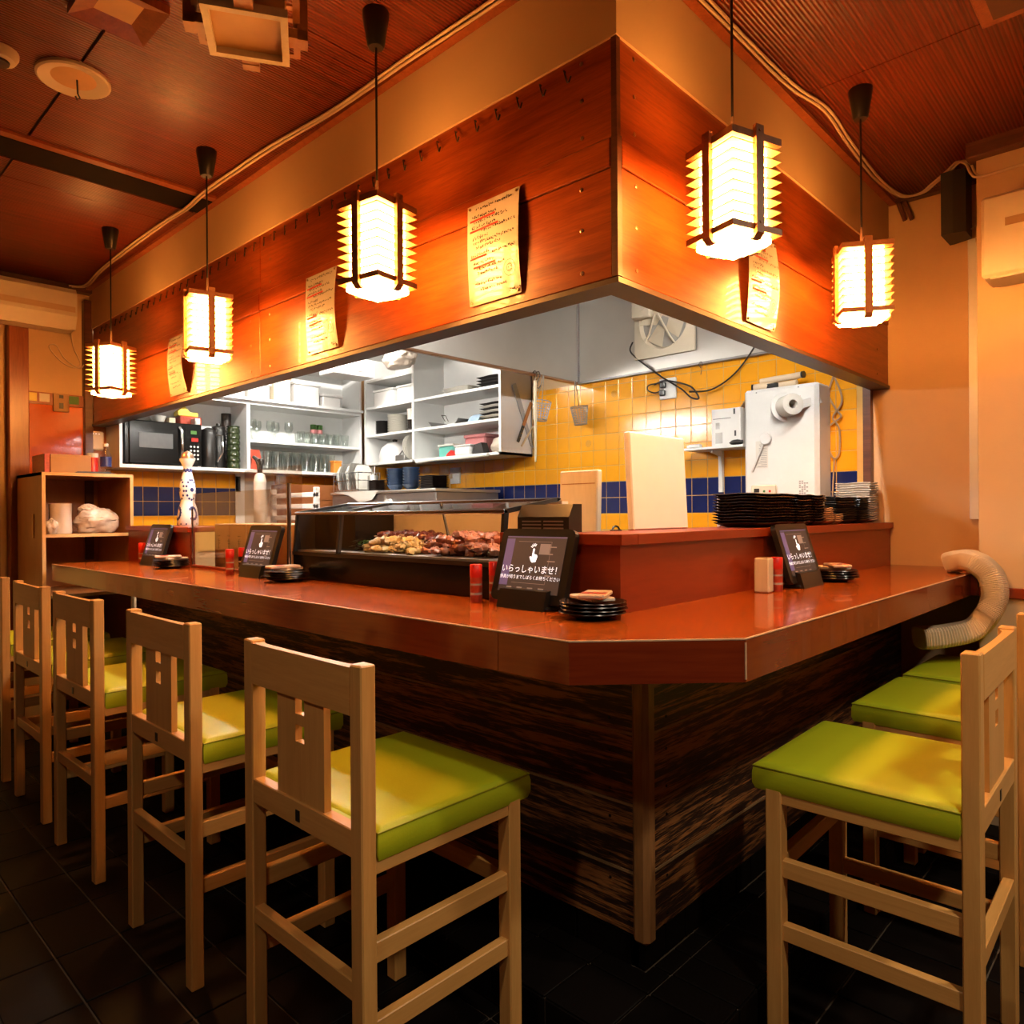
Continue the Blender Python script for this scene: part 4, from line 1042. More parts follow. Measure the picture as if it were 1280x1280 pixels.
for k in range(16): petal(2*PI*k/16, .304+.006*(k%2), .009)
for k in range(12): petal(2*PI*k/12, .012, .005)
tag(dk.build('blue_pattern', M['navy'], pt), kind='stuff')

# ------------------------------------------------------------------ boards and dishes on the ledge
b1 = thing('cutting_board', 'large white cutting board standing upright on the ledge', 'cutting board', (.51,.20,1.2253)); b1.rotation_euler = (-.05,0,0)
MB().cbox(-.165, .165, -.012, .012, 0, .310, .004).build('board', M['whiteboard'], b1)
b2 = thing('wooden_board', 'pale wooden board standing behind the display case end', 'cutting board', (.415,.465,.88)); b2.rotation_euler = (0,.04,0)
MB().cbox(-.014, .014, -.080, .085, 0, .548, .004).build('board', M['plywood'], b2); MB().box(-.0148, -.0135, -.070, .075, .50, .503).build('groove', M['brownwood'], b2)
tag(MB().cbox(-.095, .095, -.006, .006, 0, .118, .002).box(-.07, .07, -.0068, -.005, .04, .042).build('small_board', M['whiteboard'], None, (1.035,.215,1.2253)), 'small white board standing on the ledge next to the black plates', 'cutting board')
tag(MB().tube([(0,-.02,.002),(.0,-.012,.012),(0,.0,.015),(0,.012,.012),(0,.02,.002)], .003, 6).cbox(-.006,.006,-.024,.024,0,.004,.001).build('wire_loop', M['black'], None, (.285,.215,1.2253), PI/2), 'small black wire loop lying on the ledge beside the white board', 'wire loop')
def rect_plate(w, d, h=.016, wav=.004):
    """shallow rectangular plate with raised wavy rim"""
    N = 24; V = []
    def ring(sx, sy, z, wv):
        out = []
        for k in range(N):
            a = 2*PI*k/N; c, s_ = math.cos(a), math.sin(a); q = max(abs(c), abs(s_)); e = .86+.14*q if q else 1
            x, y = c/q*e, s_/q*e
            out.append((x*sx/2, y*sy/2, z+wv*math.sin(4*a)))
        return out
    for sx, sy, z, wv in ((w*.72,d*.62,0,0),(w*.76,d*.68,.002,0),(w,d,h,wav*.4),(w*.985,d*.97,h+.002,wav*.4),(w*.78,d*.70,.006,0)): V += ring(sx, sy, z, wv)
    F = [tuple(reversed(range(N)))] + [(j*N+k, j*N+(k+1)%N, (j+1)*N+(k+1)%N, (j+1)*N+k) for j in range(4) for k in range(N)] + [tuple(range(4*N, 5*N))]
    return MB().add(V, F, False)
def stack(name, mesh, mat, n, dz, x, y, z, label, cat, group, jit=.003, rz=0):
    rnd = random.Random(int(x*1000)+n); o0 = None
    for k in range(n):
        if o0 is None: o = o0 = mesh.build(name, mat)
        else: o = o0.copy(); COL.objects.link(o)
        o.location = (x+rnd.uniform(-jit,jit), y+rnd.uniform(-jit,jit), z+k*dz); o.rotation_euler = (0,0,rz+rnd.uniform(-.015,.015))
        tag(o, label, cat, group)
ZL = 1.2258
stack('black_plate', rect_plate(.35,.17), M['brownblack'], 11, .0102, .985, .093, ZL, 'wide black wavy-edged plate in the widest stack on the ledge', 'plate', 'wide black plates on the ledge')
stack('black_plate', rect_plate(.16,.15), M['brownblack'], 11, .0102, 1.248, .083, ZL, 'small black wavy-edged plate in the stack touching the wide black stack', 'plate', 'small black plates next to the wide stack')
stack('black_plate', rect_plate(.125,.15), M['brownblack'], 11, .0102, 1.395, .080, ZL, 'narrow black wavy-edged plate in the stack beside the tan dishes', 'plate', 'narrow black plates beside the tan dishes')
stack('tan_dish', rect_plate(.10,.12), M['cardboard'], 7, .0085, 1.515, .075, ZL, 'small tan dish in the low stack between the black plates', 'dish', 'tan dishes on the ledge')
stack('tan_dish', rect_plate(.09,.10), M['cardboard'], 4, .0085, 1.615, .062, ZL, 'small tan dish in the lowest stack between the black plates', 'dish', 'lowest tan dishes on the ledge')
stack('black_plate', rect_plate(.28,.15), M['black'], 11, .0100, 1.80, .115, ZL, 'black plate in the stack in front of the white plates', 'plate', 'black plates in front of the white plates')
stack('black_plate', rect_plate(.15,.14), M['black'], 11, .0100, 2.02, .105, ZL, 'narrow black plate in the stack before the white plates by the wall', 'plate', 'narrow black plates by the wall')
stack('white_plate', rect_plate(.125,.17,.014), M['porcelain'], 17, .0110, 2.175, .125, ZL, 'white wavy-edged plate in the stack at the wall end of the ledge', 'plate', 'white plates at the ledge end', .004)

# ------------------------------------------------------------------ water heater and things round it
wh = thing('water_heater', 'tall white wall water heater on the yellow tiles', 'water heater', (2.10,.47,1.25))
MB().cbox(0, .168, -.195, .195, 0, .675, .012).build('casing', M['whiteplastic'], wh)
MB().cbox(-.012, .004, -.185, .185, .012, .665, .010).build('front_cover', M['whiteplastic'], wh)
MB().box(-.0135, -.0115, .060, .125, .26, .40).build('notice_sheet', M['porcelain'], wh)
g = MB()
for k in range(14): g.box(-.0142, -.0130, .065, .065+.05*random.uniform(.6,1), .265+k*.0095, .2675+k*.0095)
g.build('notice_print', M['steel_dark'], wh)
g = MB()
for k in range(9):
    for q in range(4):
        if random.random() < .75: g.box(-.0130, -.0115, -.145+q*.012, -.145+q*.012+.009, .10+k*.010, .106+k*.010)
g.build('label_print', M['steel_dark'], wh)
xform(text_mb('Rinnai', .022), basis((-.0135,-.085,.60), (0,-1,0), (0,0,1), (-1,0,0))).build('logo_text', M['redink'], wh)
xform(MB().add([(-.014,.0,0),(-.004,0,0),(.0,.012,0),(-.008,.014,0)], [(0,1,2,3)]).add([(.002,.0,0),(.008,.0,0),(.022,.024,0),(.014,.024,0)], [(0,1,2,3)]), basis((-.0135,-.10,.565), (0,-1,0), (0,0,1), (-1,0,0))).build('logo_mark', M['blackmatte'], wh)
for y, z in ((.12,.655),(-.10,.658)): MB().lathe([(.004,-.0005),(.004,.002)], (-.0125,y,z), 8, axis='x').build('screw', M['steel_dark'], wh)
rm = thing('heater_remote', 'small cream control panel low on the water heater', 'control panel', (2.086,.55,1.352))
MB().cbox(-.012, .003, -.068, .068, 0, .068, .005).build('housing', M['creamplastic'], rm)
MB().box(-.0135, -.011, .022, .05, .03, .05).build('display', M['black'], rm)
for y, c in ((-.005,'leaf'),(-.035,'red')): MB().lathe([(.006,-.0145),(.006,-.011)], (0,y,.035), 10, axis='x').build('button', M[c], rm)
sl = thing('paper_roll', 'white paper roll on an arm sticking out of the water heater', 'roll', (2.088,.44,1.815), .80)
MB().lathe([(.020,-.03),(.022,-.10),(.052,-.10),(.054,-.095),(.054,-.012),(.050,-.008)], n=28, axis='x').build('roll', M['porcelain'], sl)
MB().lathe([(.0195,-.034),(.0195,-.029)], n=18, axis='x').build('core', M['cardboard'], sl)
MB().lathe([(.075,-.008),(.075,0)], n=28, axis='x').build('back_disc', M['whiteplastic'], sl)
mb = MB(); mb.M = T(-.085,-.035,-.005) @ Matrix.Rotation(-.28, 4, 'X'); mb.cbox(-.010, .010, -.115, .0, -.022, .022, .003); mb.build('dispenser_arm', M['whiteplastic'], sl)
scp = thing('measuring_spoon', 'clear measuring spoon hanging on the front of the water heater', 'spoon', (2.082,.565,1.60)); scp.rotation_euler = (.42,0,0)
MB().lathe([(.0001,-.006),(.028,-.006),(.032,.0),(.030,.003)], (0,0,.065), 18, axis='x').build('bowl', M['clearbox'], scp); MB().cbox(-.004, .002, -.006, .006, -.12, .04, .002).build('handle', M['steel'], scp)
hs2 = thing('rubber_hose', 'short cream hose lying on top of the water heater', 'hose', (2.17,.50,1.925))
MB().tube(smooth_path([(-.03,.13,.018),(-.02,.08,.02),(.0,.0,.018),(.0,-.09,.02)],5), .017, 12).tube(smooth_path([(-.01,.10,.046),(.0,.03,.052),(.01,-.05,.056),(.0,-.12,.058)],5), .017, 12).build('tube', M['hose'], hs2)
MB().cyl((-.001,-.118,.058), (-.003,-.128,.058), .018, n=12).cyl((-.03,.128,.018), (-.032,.138,.018), .018, n=12).cbox(-.03,.02,.0,.06,.0,.03,.004).build('end_caps', M['black'], hs2)
ws = thing('bracket_shelf', 'small white bracket shelf on the yellow tiles beside the water heater', 'shelf', (XW,.88,1.63))
MB().cbox(-.155, 0, -.20, .155, 0, .014, .002).build('board', M['whiteplastic'], ws)
MB().prism([(-.125,-.001),(0,-.001),(0,-.23),(-.018,-.23),(-.03,-.03),(-.125,-.016)], 'y', -.008, .008).box(-.02, 0, -.012, .012, -.235, 0).build('bracket', M['whiteplastic'], ws)
bxk = thing('gadget_box', 'white printed carton on the small bracket shelf', 'box', (2.14,.79,1.6445))
MB().cbox(0, .11, -.085, .085, 0, .205, .002).build('carton', M['whiteboard'], bxk)
MB().box(-.0015, .0005, .02, .062, .015, .075).box(-.0015, .0005, .035, .06, .095, .13).build('photo_print', M['steel_dark'], bxk)
MB().box(-.0015, .0005, -.03, .075, .15, .153).box(-.0015, .0005, -.06, -.05, .05, .08).box(-.0015,.0005,-.055,-.045,.17,.20).build('line_print', M['black'], bxk)
MB().add([(.0,-.085,.205),(.0,-.085,.206),(.05,-.125,.27),(.05,-.125,.269),(.11,-.085,.205),(.06,-.10,.275)], [(0,2,5,4),(4,5,2,0)]).build('lid_flap', M['cardboard'], bxk)
cl_ = thing('oval_gadget', 'small dark oval gadget on the bracket shelf in front of the carton', 'gadget', (2.125,.72,1.6445)); blob(.022,.040,.016,5,14,8,.05).build('body', M['black'], cl_).location = (0,0,.013)
MB().box(-.004,.004,-.036,-.02,.02,.024).build('button', M['navy'], cl_)
tag(MB().cbox(-.015,.015,-.04,.035,0,.022,.006).box(-.012,.012,.03,.045,.004,.018).build('marker_box', M['whiteplastic'], None, (2.15,.985,1.6445)), 'small white pack at the free end of the bracket shelf', 'pack')
# cable bundle hanging between heater and post
cb_ = thing('cable_loop', 'grey cable tied in long loops beside the water heater', 'cable', (2.25,.20,1.40))
MB().tube(smooth_path([(0,.055,.57),(0,.08,.48),(0,.045,.40),(0,.02,.36),(0,.06,.33),(0,.085,.30),(0,.08,.20),(0,.055,.15),(0,.03,.18),(0,.03,.30),(0,.06,.36),(0,.02,.42),(0,.02,.48),(0,.05,.56)],5), .005, 8).build('loop', M['cardboard'], cb_)
MB().tube([(0,.055,.15),(0,.06,.05),(0,.07,-.16)], .004, 8).build('tail', M['cardboard'], cb_)

# ------------------------------------------------------------------ exhaust fan, outlets, cords
fn = thing('exhaust_fan', 'cream exhaust fan with square frame on the steel back panel', 'fan', (XW-.014,1.235,2.43))
N = 32; V = []; F = []
hw = .205
for dx in (-.002, -.022):
    for k in range(N):
        a = 2*PI*k/N; c, s_ = math.cos(a), math.sin(a); q = max(abs(c), abs(s_)); V.append((dx, c/q*hw, s_/q*hw))
for dx, r_ in ((-.030,.165), (-.006,.150)):
    for k in range(N): a = 2*PI*k/N; V.append((dx, r_*math.cos(a), r_*math.sin(a)))
for j in range(3):
    for k in range(N): F.append((j*N+k, (j+1)*N+k, (j+1)*N+(k+1)%N, j*N+(k+1)%N))
MB().add(V, F, True).build('frame', M['creamplastic'], fn)
MB().cyl((-.003,0,0), (-.006,0,0), .156, n=32).build('back_disc', M['fangrey'], fn)
for k in range(4):
    a = k*PI/2+.5; mb = MB(); mb.M = Matrix.Rotation(a, 4, 'X')
    mb.add([(-.010,-.035,.03),(-.030,.035,.03),(-.034,.075,.14),(-.012,-.055,.14)], [(0,1,2,3),(3,2,1,0)]); mb.build('blade', M['creamplastic'], fn)
mb = MB().cbox(-.085, -.03, .055, .19, .03, .19, .01); mb.lathe([(.042,-.088),(.042,-.085),(.030,-.089),(.0001,-.089)], (0,.122,.115), 20, axis='x'); mb.build('motor', M['creamplastic'], fn)
mb = MB()
for a in (.6, 2.4, 4.2, 5.6): mb.tube([(-.05,.03+.02*math.cos(a),.06+.02*math.sin(a)), (-.045,.11*math.cos(a),.11*math.sin(a)), (-.024,.175*math.cos(a),.175*math.sin(a))], .006, 6)
mb.build('guard_arm', M['creamplastic'], fn)
kb = thing('electric_cable', 'black power cord looping from the exhaust fan along the yellow tiles', 'cord', (XW-.012,1.22,2.03))
MB().tube(smooth_path([(-.03,.23,.31),(-.03,.25,.26),(-.02,.20,.20),(-.02,.10,.12),(-.02,.02,.06),(-.02,-.10,-.02),(-.03,-.17,-.08),(-.03,-.22,-.09),(-.02,-.17,-.02),(-.01,-.08,.02),(-.01,.02,.045),(-.01,.09,.03)],5), .005, 8).tube(smooth_path([(-.03,-.16,-.045),(-.03,-.30,-.05),(-.03,-.44,.02),(-.03,-.55,.14),(-.03,-.62,.26)],5), .005, 8).build('cord', M['blackcable'], kb)
MB().tube(smooth_path([(-.01,.03,.035),(-.02,.12,.03),(-.02,.13,.0),(-.01,.09,-.02),(-.02,.04,-.015)],5), .004, 8).build('loop', M['blackcable'], kb)
ot = thing('power_outlet', 'white wall socket with black plugs under the exhaust fan', 'socket', (XW,1.222,1.965))
MB().cbox(-.018, .002, -.055, .055, 0, .125, .003).build('plate', M['whiteplastic'], ot)
MB().cbox(-.045, -.016, .005, .040, .065, .100, .006).cbox(-.045, -.016, .010, .045, .020, .055, .006).build('plug', M['black'], ot)
ot2 = thing('power_outlet', 'white wall socket with one plug below the white wall cupboard', 'socket', (XW,3.135,1.52))
MB().cbox(-.018, .002, -.055, .055, 0, .125, .003).build('plate', M['whiteplastic'], ot2)
MB().cbox(-.040, -.016, .02, .05, .04, .075, .006).tube([(-.035,.035,.04),(-.03,.04,-.06),(-.02,.05,-.15),(-.02,.05,-.25)], .004, 6).build('plug', M['cable'], ot2)
# wall hooks on tiles (suction rings)
for (y, z, lab) in ((1.62,2.045,'clear suction hook on the yellow tiles near the steel corner'), (1.83,1.74,'clear suction hook on the yellow tiles below the strainers')):
    tag(MB().lathe([(.020,-.004),(.024,-.002),(.024,0)], n=16, axis='x').build('suction_hook', M['gglass'], None, (XW,y,z)), lab, 'hook')

# ------------------------------------------------------------------ strainers, S hook, chopsticks hanging from the hood edge
def strainer(label, x, y, tilt):
    r = thing('noodle_strainer', label, 'strainer', (x,y,2.135)); r.rotation_euler = (tilt*.4,tilt,0)
    wr_ = MB(); R0, R1, z0, z1 = .058, .040, -.16, -.275
    for k in range(16):
        a = 2*PI*k/16; wr_.cyl((R0*math.cos(a),R0*math.sin(a),z0), (R1*math.cos(a),R1*math.sin(a),z1), .0020, n=5)
    for j in range(8):
        t = j/7; rr = R0+(R1-R0)*t; z = z0+(z1-z0)*t
        wr_.tube([(rr*math.cos(2*PI*k/18), rr*math.sin(2*PI*k/18), z) for k in range(18)], .0034 if j in (0,7) else .0018, 5, closed=True)
    for k in range(-2, 3): wr_.cyl((k*.015,-.036,z1), (k*.015,.036,z1), .001, n=5)
    wr_.build('basket', M['steel_dark'], r)
    MB().tube([(-.045,0,z0),(-.030,0,-.08),(-.020,0,.0),(-.012,0,.008)], .003, 6).tube([(.0,0,z0-.002),(-.004,0,-.08),(-.012,0,.008)], .003, 6).build('handle', M['chrome'], r)
strainer('wire noodle strainer hanging beside the knives', 1.87, 1.865, .12)
strainer('wire noodle strainer hanging in the steel hood corner with a side grip', 2.17, 1.85, -.10)
shk = thing('s_hook', 'black S-shaped hook over the hood rail by the wooden spatula', 'hook', (1.80,1.885,2.09))
MB().tube(smooth_path([(.0,.03,.055),(.0,.0,.075),(.0,-.015,.05),(.0,.0,.02),(.0,.015,-.01),(.0,.0,-.03),(.0,-.02,-.015)],5), .0035, 8).tube(smooth_path([(.03,.03,.055),(.03,.0,.075),(.03,-.015,.05),(.03,.0,.02),(.03,.015,-.01),(.03,.0,-.03),(.03,-.02,-.015)],5), .0035, 8).build('hook', M['wire'], shk)
wsp = thing('long_chopstick', 'long pale wooden cooking stick hanging from the S-shaped hook', 'chopstick', (1.79,1.875,1.60))
MB().tube([(0,0,0),(0,0,.25),(0,0,.50)], [.006,.009,.011], 8).build('stick', M['plywood'], wsp)
MB().tube([(0,0,.49),(.004,0,.53),(-.004,0,.49)], .0015, 5).build('cord_loop', M['cable'], wsp)
tag(MB().tube(smooth_path([(0,0,0),(0,.012,.02),(0,0,.035),(0,-.01,.02),(0,-.004,-.02),(0,0,-.04)],4), .002, 6).build('wire_hook', M['wire'], None, (XW-.035,.99,2.115)), 'thin wire hook on the hood drip rail above the bracket shelf', 'hook')
# ------------------------------------------------------------------ white open cupboard on the far wall
fc = thing('open_cupboard', 'white open wall cupboard on the far kitchen wall holding microwave and glasses', 'cupboard', (.09,YW,1.60))
X1, D = 1.86, .27
MB().box(0, X1, -D, -.002, 0, .022).build('bottom_board', M['white'], fc)
MB().box(0, X1, -D, -.002, .50, .525).build('top_board', M['white'], fc)
MB().box(0, .018, -D, -.002, .022, .50).build('side_panel', M['white'], fc); MB().box(X1-.018, X1, -D, -.002, .022, .50).build('side_panel', M['white'], fc)
MB().box(.86, .885, -D, -.002, .022, .50).build('divider', M['white'], fc)
MB().box(.885, X1-.018, -D+.01, -.01, .222, .240).build('shelf_board', M['white'], fc)
MB().box(.018, X1-.018, -.012, -.002, .022, .50).build('back_panel', M['white'], fc)
MB().box(0, X1, -D-.03, -D+.01, .525, .545).box(.84, X1, -D, -.002, .83, .85).build('upper_shelf', M['white'], fc)
MB().box(0, X1, -.012, -.002, .545, .95).build('upper_back', M['white'], fc)
MB().box(X1-.018, X1, -D, -.002, .525, .90).build('upper_side', M['white'], fc)
MB().cbox(.0, .60, -D+.01, -.012, .545, .90, .003).build('sliding_door', M['white'], fc)
# microwave
mw = thing('microwave', 'black microwave oven in the white open cupboard', 'microwave', (.125,YW-.255,1.622))
MB().cbox(0, .50, 0, .24, .008, .295, .004).build('case', M['blackgloss'], mw)
MB().cbox(.025, .385, -.014, .002, .012, .290, .003).build('door', M['blackgloss'], mw)
MB().box(.085, .30, -.0155, -.0135, .115, .215).build('window', M['window'], mw)
MB().tube([(.345,-.016,.035),(.352,-.036,.06),(.352,-.040,.15),(.352,-.036,.24),(.345,-.016,.265)], .010, 8).build('handle', M['chrome'], mw)
MB().box(.425, .465, -.004, .001, .225, .250).build('display', M['leaf'], mw)
MB().box(.430, .475, -.004, .001, .175, .200).build('start_button', M['red'], mw)
for j in range(4):
    for i in range(3): MB().lathe([(.007,-.004),(.007,.001)], (.425+i*.024,0,.055+j*.028), 8, axis='y').build('button', M['whiteplastic'], mw)
for x in (.03,.46): MB().box(x, x+.02, .02, .22, 0, .009).build('foot', M['black'], mw)
z = 1.622+.296
t = thing('dish', 'pale bowl lying on the microwave near the hood', 'bowl', (.38,YW-.13,z)); MB().lathe([(.03,0),(.055,.05),(.052,.05),(.028,.004)], n=18).build('bowl', M['porcelain'], t); tag(MB().cbox(-.022,.022,-.03,.03,0,.045,.003).box(-.015,.015,-.031,-.029,.01,.03).build('paper_pack', M['plywood'], None, (.465,YW-.13,z)), 'small pale pack between bowl and red tin on the microwave', 'pack')
tag(MB().cbox(-.075,.075,-.05,.05,0,.062,.006).box(-.07,.07,-.052,.052,.045,.05).build('red_tin', M['redlabel'], None, (.585,YW-.13,z)), 'dark red tin on top of the microwave', 'tin')
tag(MB().cbox(-.07,.07,-.04,.04,0,.03,.004).prism([(-.07,.03),(.02,.03),(-.02,.07)],'y',-.03,.03).build('snack_bag', M['yellow'], None, (.57,YW-.13,z+.063)), 'yellow snack bag lying on the dark red tin', 'bag')
tag(MB().cbox(-.045,.045,-.045,.045,0,.045,.003).box(-.02,.02,-.047,-.044,.01,.035).build('small_carton', M['whiteplastic'], None, (.715-.0,YW-.14,z-.0)) if False else MB().cbox(-.02,.02,-.045,.045,0,.05,.003).box(-.012,.012,-.047,-.044,.01,.035).build('small_carton', M['porcelain'], None, (.60,YW-.225,z)) if False else MB().cbox(-.018,.018,-.04,.04,0,.045,.003).box(-.012,.012,-.042,-.039,.01,.035).build('small_carton', M['porcelain'], None, (.602-.0,YW-.21,z)), 'small white carton in front of the red tin on the microwave', 'carton')
def canister(name, label, cat, x, y, z, h, r, mat, lid=None, rings=0):
    t = thing(name, label, cat, (x,y,z))
    pr = [(r*.96,0),(r,.006)]
    for k in range(rings):
        z0 = .01+(h-.02)*k/rings; z1 = .01+(h-.02)*(k+1)/rings; pr += [(r,z0),(r*1.03,z0+(z1-z0)*.45),(r*.9,z1)]
    pr += [(r,h-.004),(r*.97,h)]
    MB().lathe(pr, n=20).build('body', M[mat], t)
    if lid: MB().lathe([(r*1.02,h),(r*1.02,h+.02),(r*.4,h+.03),(r*.35,h+.045),(.0001,h+.047)], n=20).build('lid', M[lid], t)
    return t
kt = canister('thermos_jug', 'black thermos jug beside the microwave', 'jug', .715, YW-.16, 1.622, .255, .052, 'black', None)
MB().tube([(.045,-.03,.24),(.075,-.06,.235),(.078,-.062,.12),(.05,-.03,.05)], .007, 8).build('handle', M['chrome'], kt); MB().lathe([(.05,.255),(.048,.275),(.02,.29),(.0001,.292)], n=18).build('lid', M['black'], kt)
canister('black_canister', 'tall black canister between the thermos jug and the ribbed green jar', 'canister', .815, YW-.10, 1.622, .29, .045, 'black', 'black')
canister('ribbed_jar', 'tall ribbed dark green jar in the white cupboard', 'jar', .895, YW-.17, 1.622, .315, .046, 'greenglass', None, 7)
canister('tea_tin', 'black tea tin standing high behind the ribbed green jar', 'tin', .895, YW-.055, 1.622, .42, .036, 'brownblack', None)
# drinking glasses
def tumbler(r0, r1, h): return MB().lathe([(r0*.9,0),(r0,.003),(r1,h),(r1*.94,h),(r0*.88,.010),(.0001,.010)], n=14)
def wine(h=.16): return MB().lathe([(.030,0),(.028,.003),(.004,.008),(.004,.06),(.022,.08),(.034,.11),(.030,h),(.028,h),(.031,.11),(.02,.085),(.0001,.075)], n=14)
def put(name, mesh, mat, pts, label, cat, group):
    o0 = None
    for p in pts:
        if o0 is None: o = o0 = mesh.build(name, mat)
        else: o = o0.copy(); COL.objects.link(o)
        o.location = p; tag(o, label, cat, group)
zu, zd = 1.841, 1.623
put('wine_glass', wine(), M['gglass'], [(1.03+.075*k, YW-.19+.07*(k%2), zu) for k in range(5)], 'stemmed glass on the upper glass shelf', 'glass', 'stemmed glasses on the upper shelf')
put('tumbler', tumbler(.026,.031,.095), M['gglass'], [(1.42+.068*k, YW-.215+.001*k, zu) for k in range(7)] + [(1.45+.068*k, YW-.13, zu) for k in range(6)], 'short clear tumbler on the upper glass shelf', 'glass', 'short tumblers on the upper shelf')
put('beer_glass', tumbler(.030,.038,.15), M['gglass'], [(1.14+.082*k, YW-.215, zd) for k in range(7)] + [(1.17+.082*k, YW-.12, zd) for k in range(8)], 'tall beer glass on the lower glass shelf', 'glass', 'tall glasses on the lower shelf')
for k, (c, lab) in enumerate((('leaf','green'),('pink','pink'))):
    for q in range(2):
        tag(MB().lathe([(.024,0),(.026,.003),(.026,.038),(.022,.040)], n=14).build('small_tub', M[c], None, (1.625+q*.055, YW-.06, zu+.10+(1-k)*.041-.0)) , f'small {lab} tub in the pile behind the tumblers', 'tub', f'{lab} tubs')
tag(MB().cbox(-.06,.06,-.04,.03,0,.10,.003).box(-.05,.05,-.042,-.039,.03,.06).build('napkin_box', M['whiteboard'], None, (1.655,YW-.06,zu)), 'white carton under the green and pink tubs', 'carton')
tag(MB().cbox(-.035,.035,-.03,.03,0,.085,.004).cbox(-.038,.038,-.033,.033,.085,.10,.004).build('orange_jar', M['orangeplastic'], None, (1.745,YW-.20,zd)), 'orange jar with lid at the end of the tall glasses', 'jar')
tag(MB().cbox(-.04,.04,-.03,.03,0,.075,.003).box(-.03,.03,-.032,-.029,.02,.05).build('white_tub', M['whiteboard'], None, (1.84,YW-.20,zd)), 'white tub beside the orange jar', 'tub')
tag(MB().prism([(-.04,0),(.03,0),(.05,.06),(.03,.15),(-.05,.15),(-.03,.07)], 'y', -.015, .015).box(-.03,.03,-.018,.018,.04,.09).build('snack_packet', M['redlabel'], None, (1.045,YW-.20,zd)), 'dark red packet standing at the divider on the lower glass shelf', 'packet')
# boxes on the upper shelf
zt = 1.60+.545
for k, (x, w, h, c, lab) in enumerate(((.80,.145,.135,'whiteboard','white carton on the upper cupboard shelf beside the sliding door'), (.975,.19,.13,'whiteboard','wide white carton on the upper cupboard shelf'), (1.165,.16,.20,'creamplastic','tall cream plastic container on the upper cupboard shelf'), (1.375,.24,.175,'clearbox','large translucent plastic container on the upper cupboard shelf'), (1.60,.19,.11,'clearbox','low translucent container at the end of the upper cupboard shelf'))):
    t = thing('storage_container', lab, 'container', (.09+x, YW-.15, zt))
    MB().cbox(-w/2+.01, w/2-.01, -.09, .09, 0, h-.02, .008).build('tub', M[c], t); MB().cbox(-w/2, w/2, -.098, .098, h-.02, h, .004).build('lid', M[c], t)

# ------------------------------------------------------------------ white wall cupboard on the tiled wall
wc = thing('kitchen_cupboard', 'white open wall cupboard on the yellow tiles full of plates', 'cupboard', (1.95,2.33,1.685))
DX, LY_, HZ = XW-1.95, 1.58, .90
MB().box(0, DX, 0, .02, 0, HZ).build('side_panel', M['white'], wc); MB().box(0, DX, LY_-.02, LY_, 0, HZ).build('side_panel', M['white'], wc)
MB().box(.0, DX, .93, .955, .0, HZ).build('divider', M['white'], wc)
MB().box(DX-.012, DX-.002, 0, LY_, 0, HZ).build('back_panel', M['white'], wc)
MB().box(0, DX, 0, LY_, 0, .018).build('bottom_board', M['white'], wc); MB().box(0, DX, 0, LY_, HZ-.018, HZ).build('top_board', M['white'], wc)
for z_ in (.25, .478): MB().box(.005, DX-.01, .02, .93, z_-.018, z_).build('shelf_board', M['white'], wc)
for z_ in (.25, .478, .70): MB().box(.005, DX-.01, .955, LY_-.02, z_-.018, z_).build('shelf_board', M['white'], wc)
B0 = (1.95, 2.33, 1.685)
def W(x, y, z): return (B0[0]+x, B0[1]+y, B0[2]+z)
def rplate(r=.10): return MB().lathe([(r*.55,0),(r*.6,.003),(r,.014),(r*.98,.016),(r*.55,.006),(.0001,.005)], n=22)
def pile(name, mesh, mat, n, dz, p, label, cat, group):
    put(name, mesh, mat, [(p[0],p[1],p[2]+k*dz) for k in range(n)], label, cat, group)
pile('striped_dish', rect_plate(.20,.22,.018), M['blackmatte'], 4, .022, W(.15,.19,.478), 'black oblong dish on the top right shelf of the wall cupboard', 'dish', 'dishes on the top right cupboard shelf')
pile('white_tray', rect_plate(.20,.30,.016), M['porcelain'], 3, .016, W(.15,.52,.478), 'white oblong plate on the top right shelf of the wall cupboard', 'plate', 'white plates on the top right cupboard shelf')
for k in range(7):
    o = rect_plate(.20,.22,.016).build('oblong_plate', M['porcelain'] if k % 2 else M['blackmatte'], None, W(.15,.16,.25+.002+k*.0175)); tag(o, ('white' if k % 2 else 'black')+' oblong plate in the mixed stack on the middle right cupboard shelf', 'plate', ('white' if k % 2 else 'black')+' plates of the mixed stack')
tag(MB().cbox(-.07,.07,-.08,.09,0,.008,.003).prism([(-.05,.008),(.05,.008),(.02,.07),(-.02,.05)],'y',-.06,.05).build('blue_cloth', M['bluecloth'], None, W(.12,.36,.25)), 'pale blue cloth beside the mixed plate stack', 'cloth')
tag(MB().cbox(-.08,.08,-.13,.10,0,.006,.002).box(-.06,.06,-.11,.08,.006,.008).build('yellow_mat', M['yellow'], None, W(.02+.07,.20,.2445)), 'thin yellow mat under the mixed plate stack', 'mat')
sp2 = thing('steel_pan', 'shallow rectangular steel pan with handle on the middle right cupboard shelf', 'pan', W(.14,.64,.25))
MB().prism([(-.17,.045),(-.13,0),(.13,0),(.17,.045),(.165,.045),(.125,.006),(-.125,.006),(-.165,.045)], 'x', -.10, .10).box(-.10,.10,-.13,.13,0,.004).build('pan', M['steel_dark'], sp2)
MB().tube([(-.06,.02,.04),(-.06,.06,.09),(-.02,.06,.09),(-.02,.03,.045)], .003, 6).build('wire_handle', M['wire'], sp2)
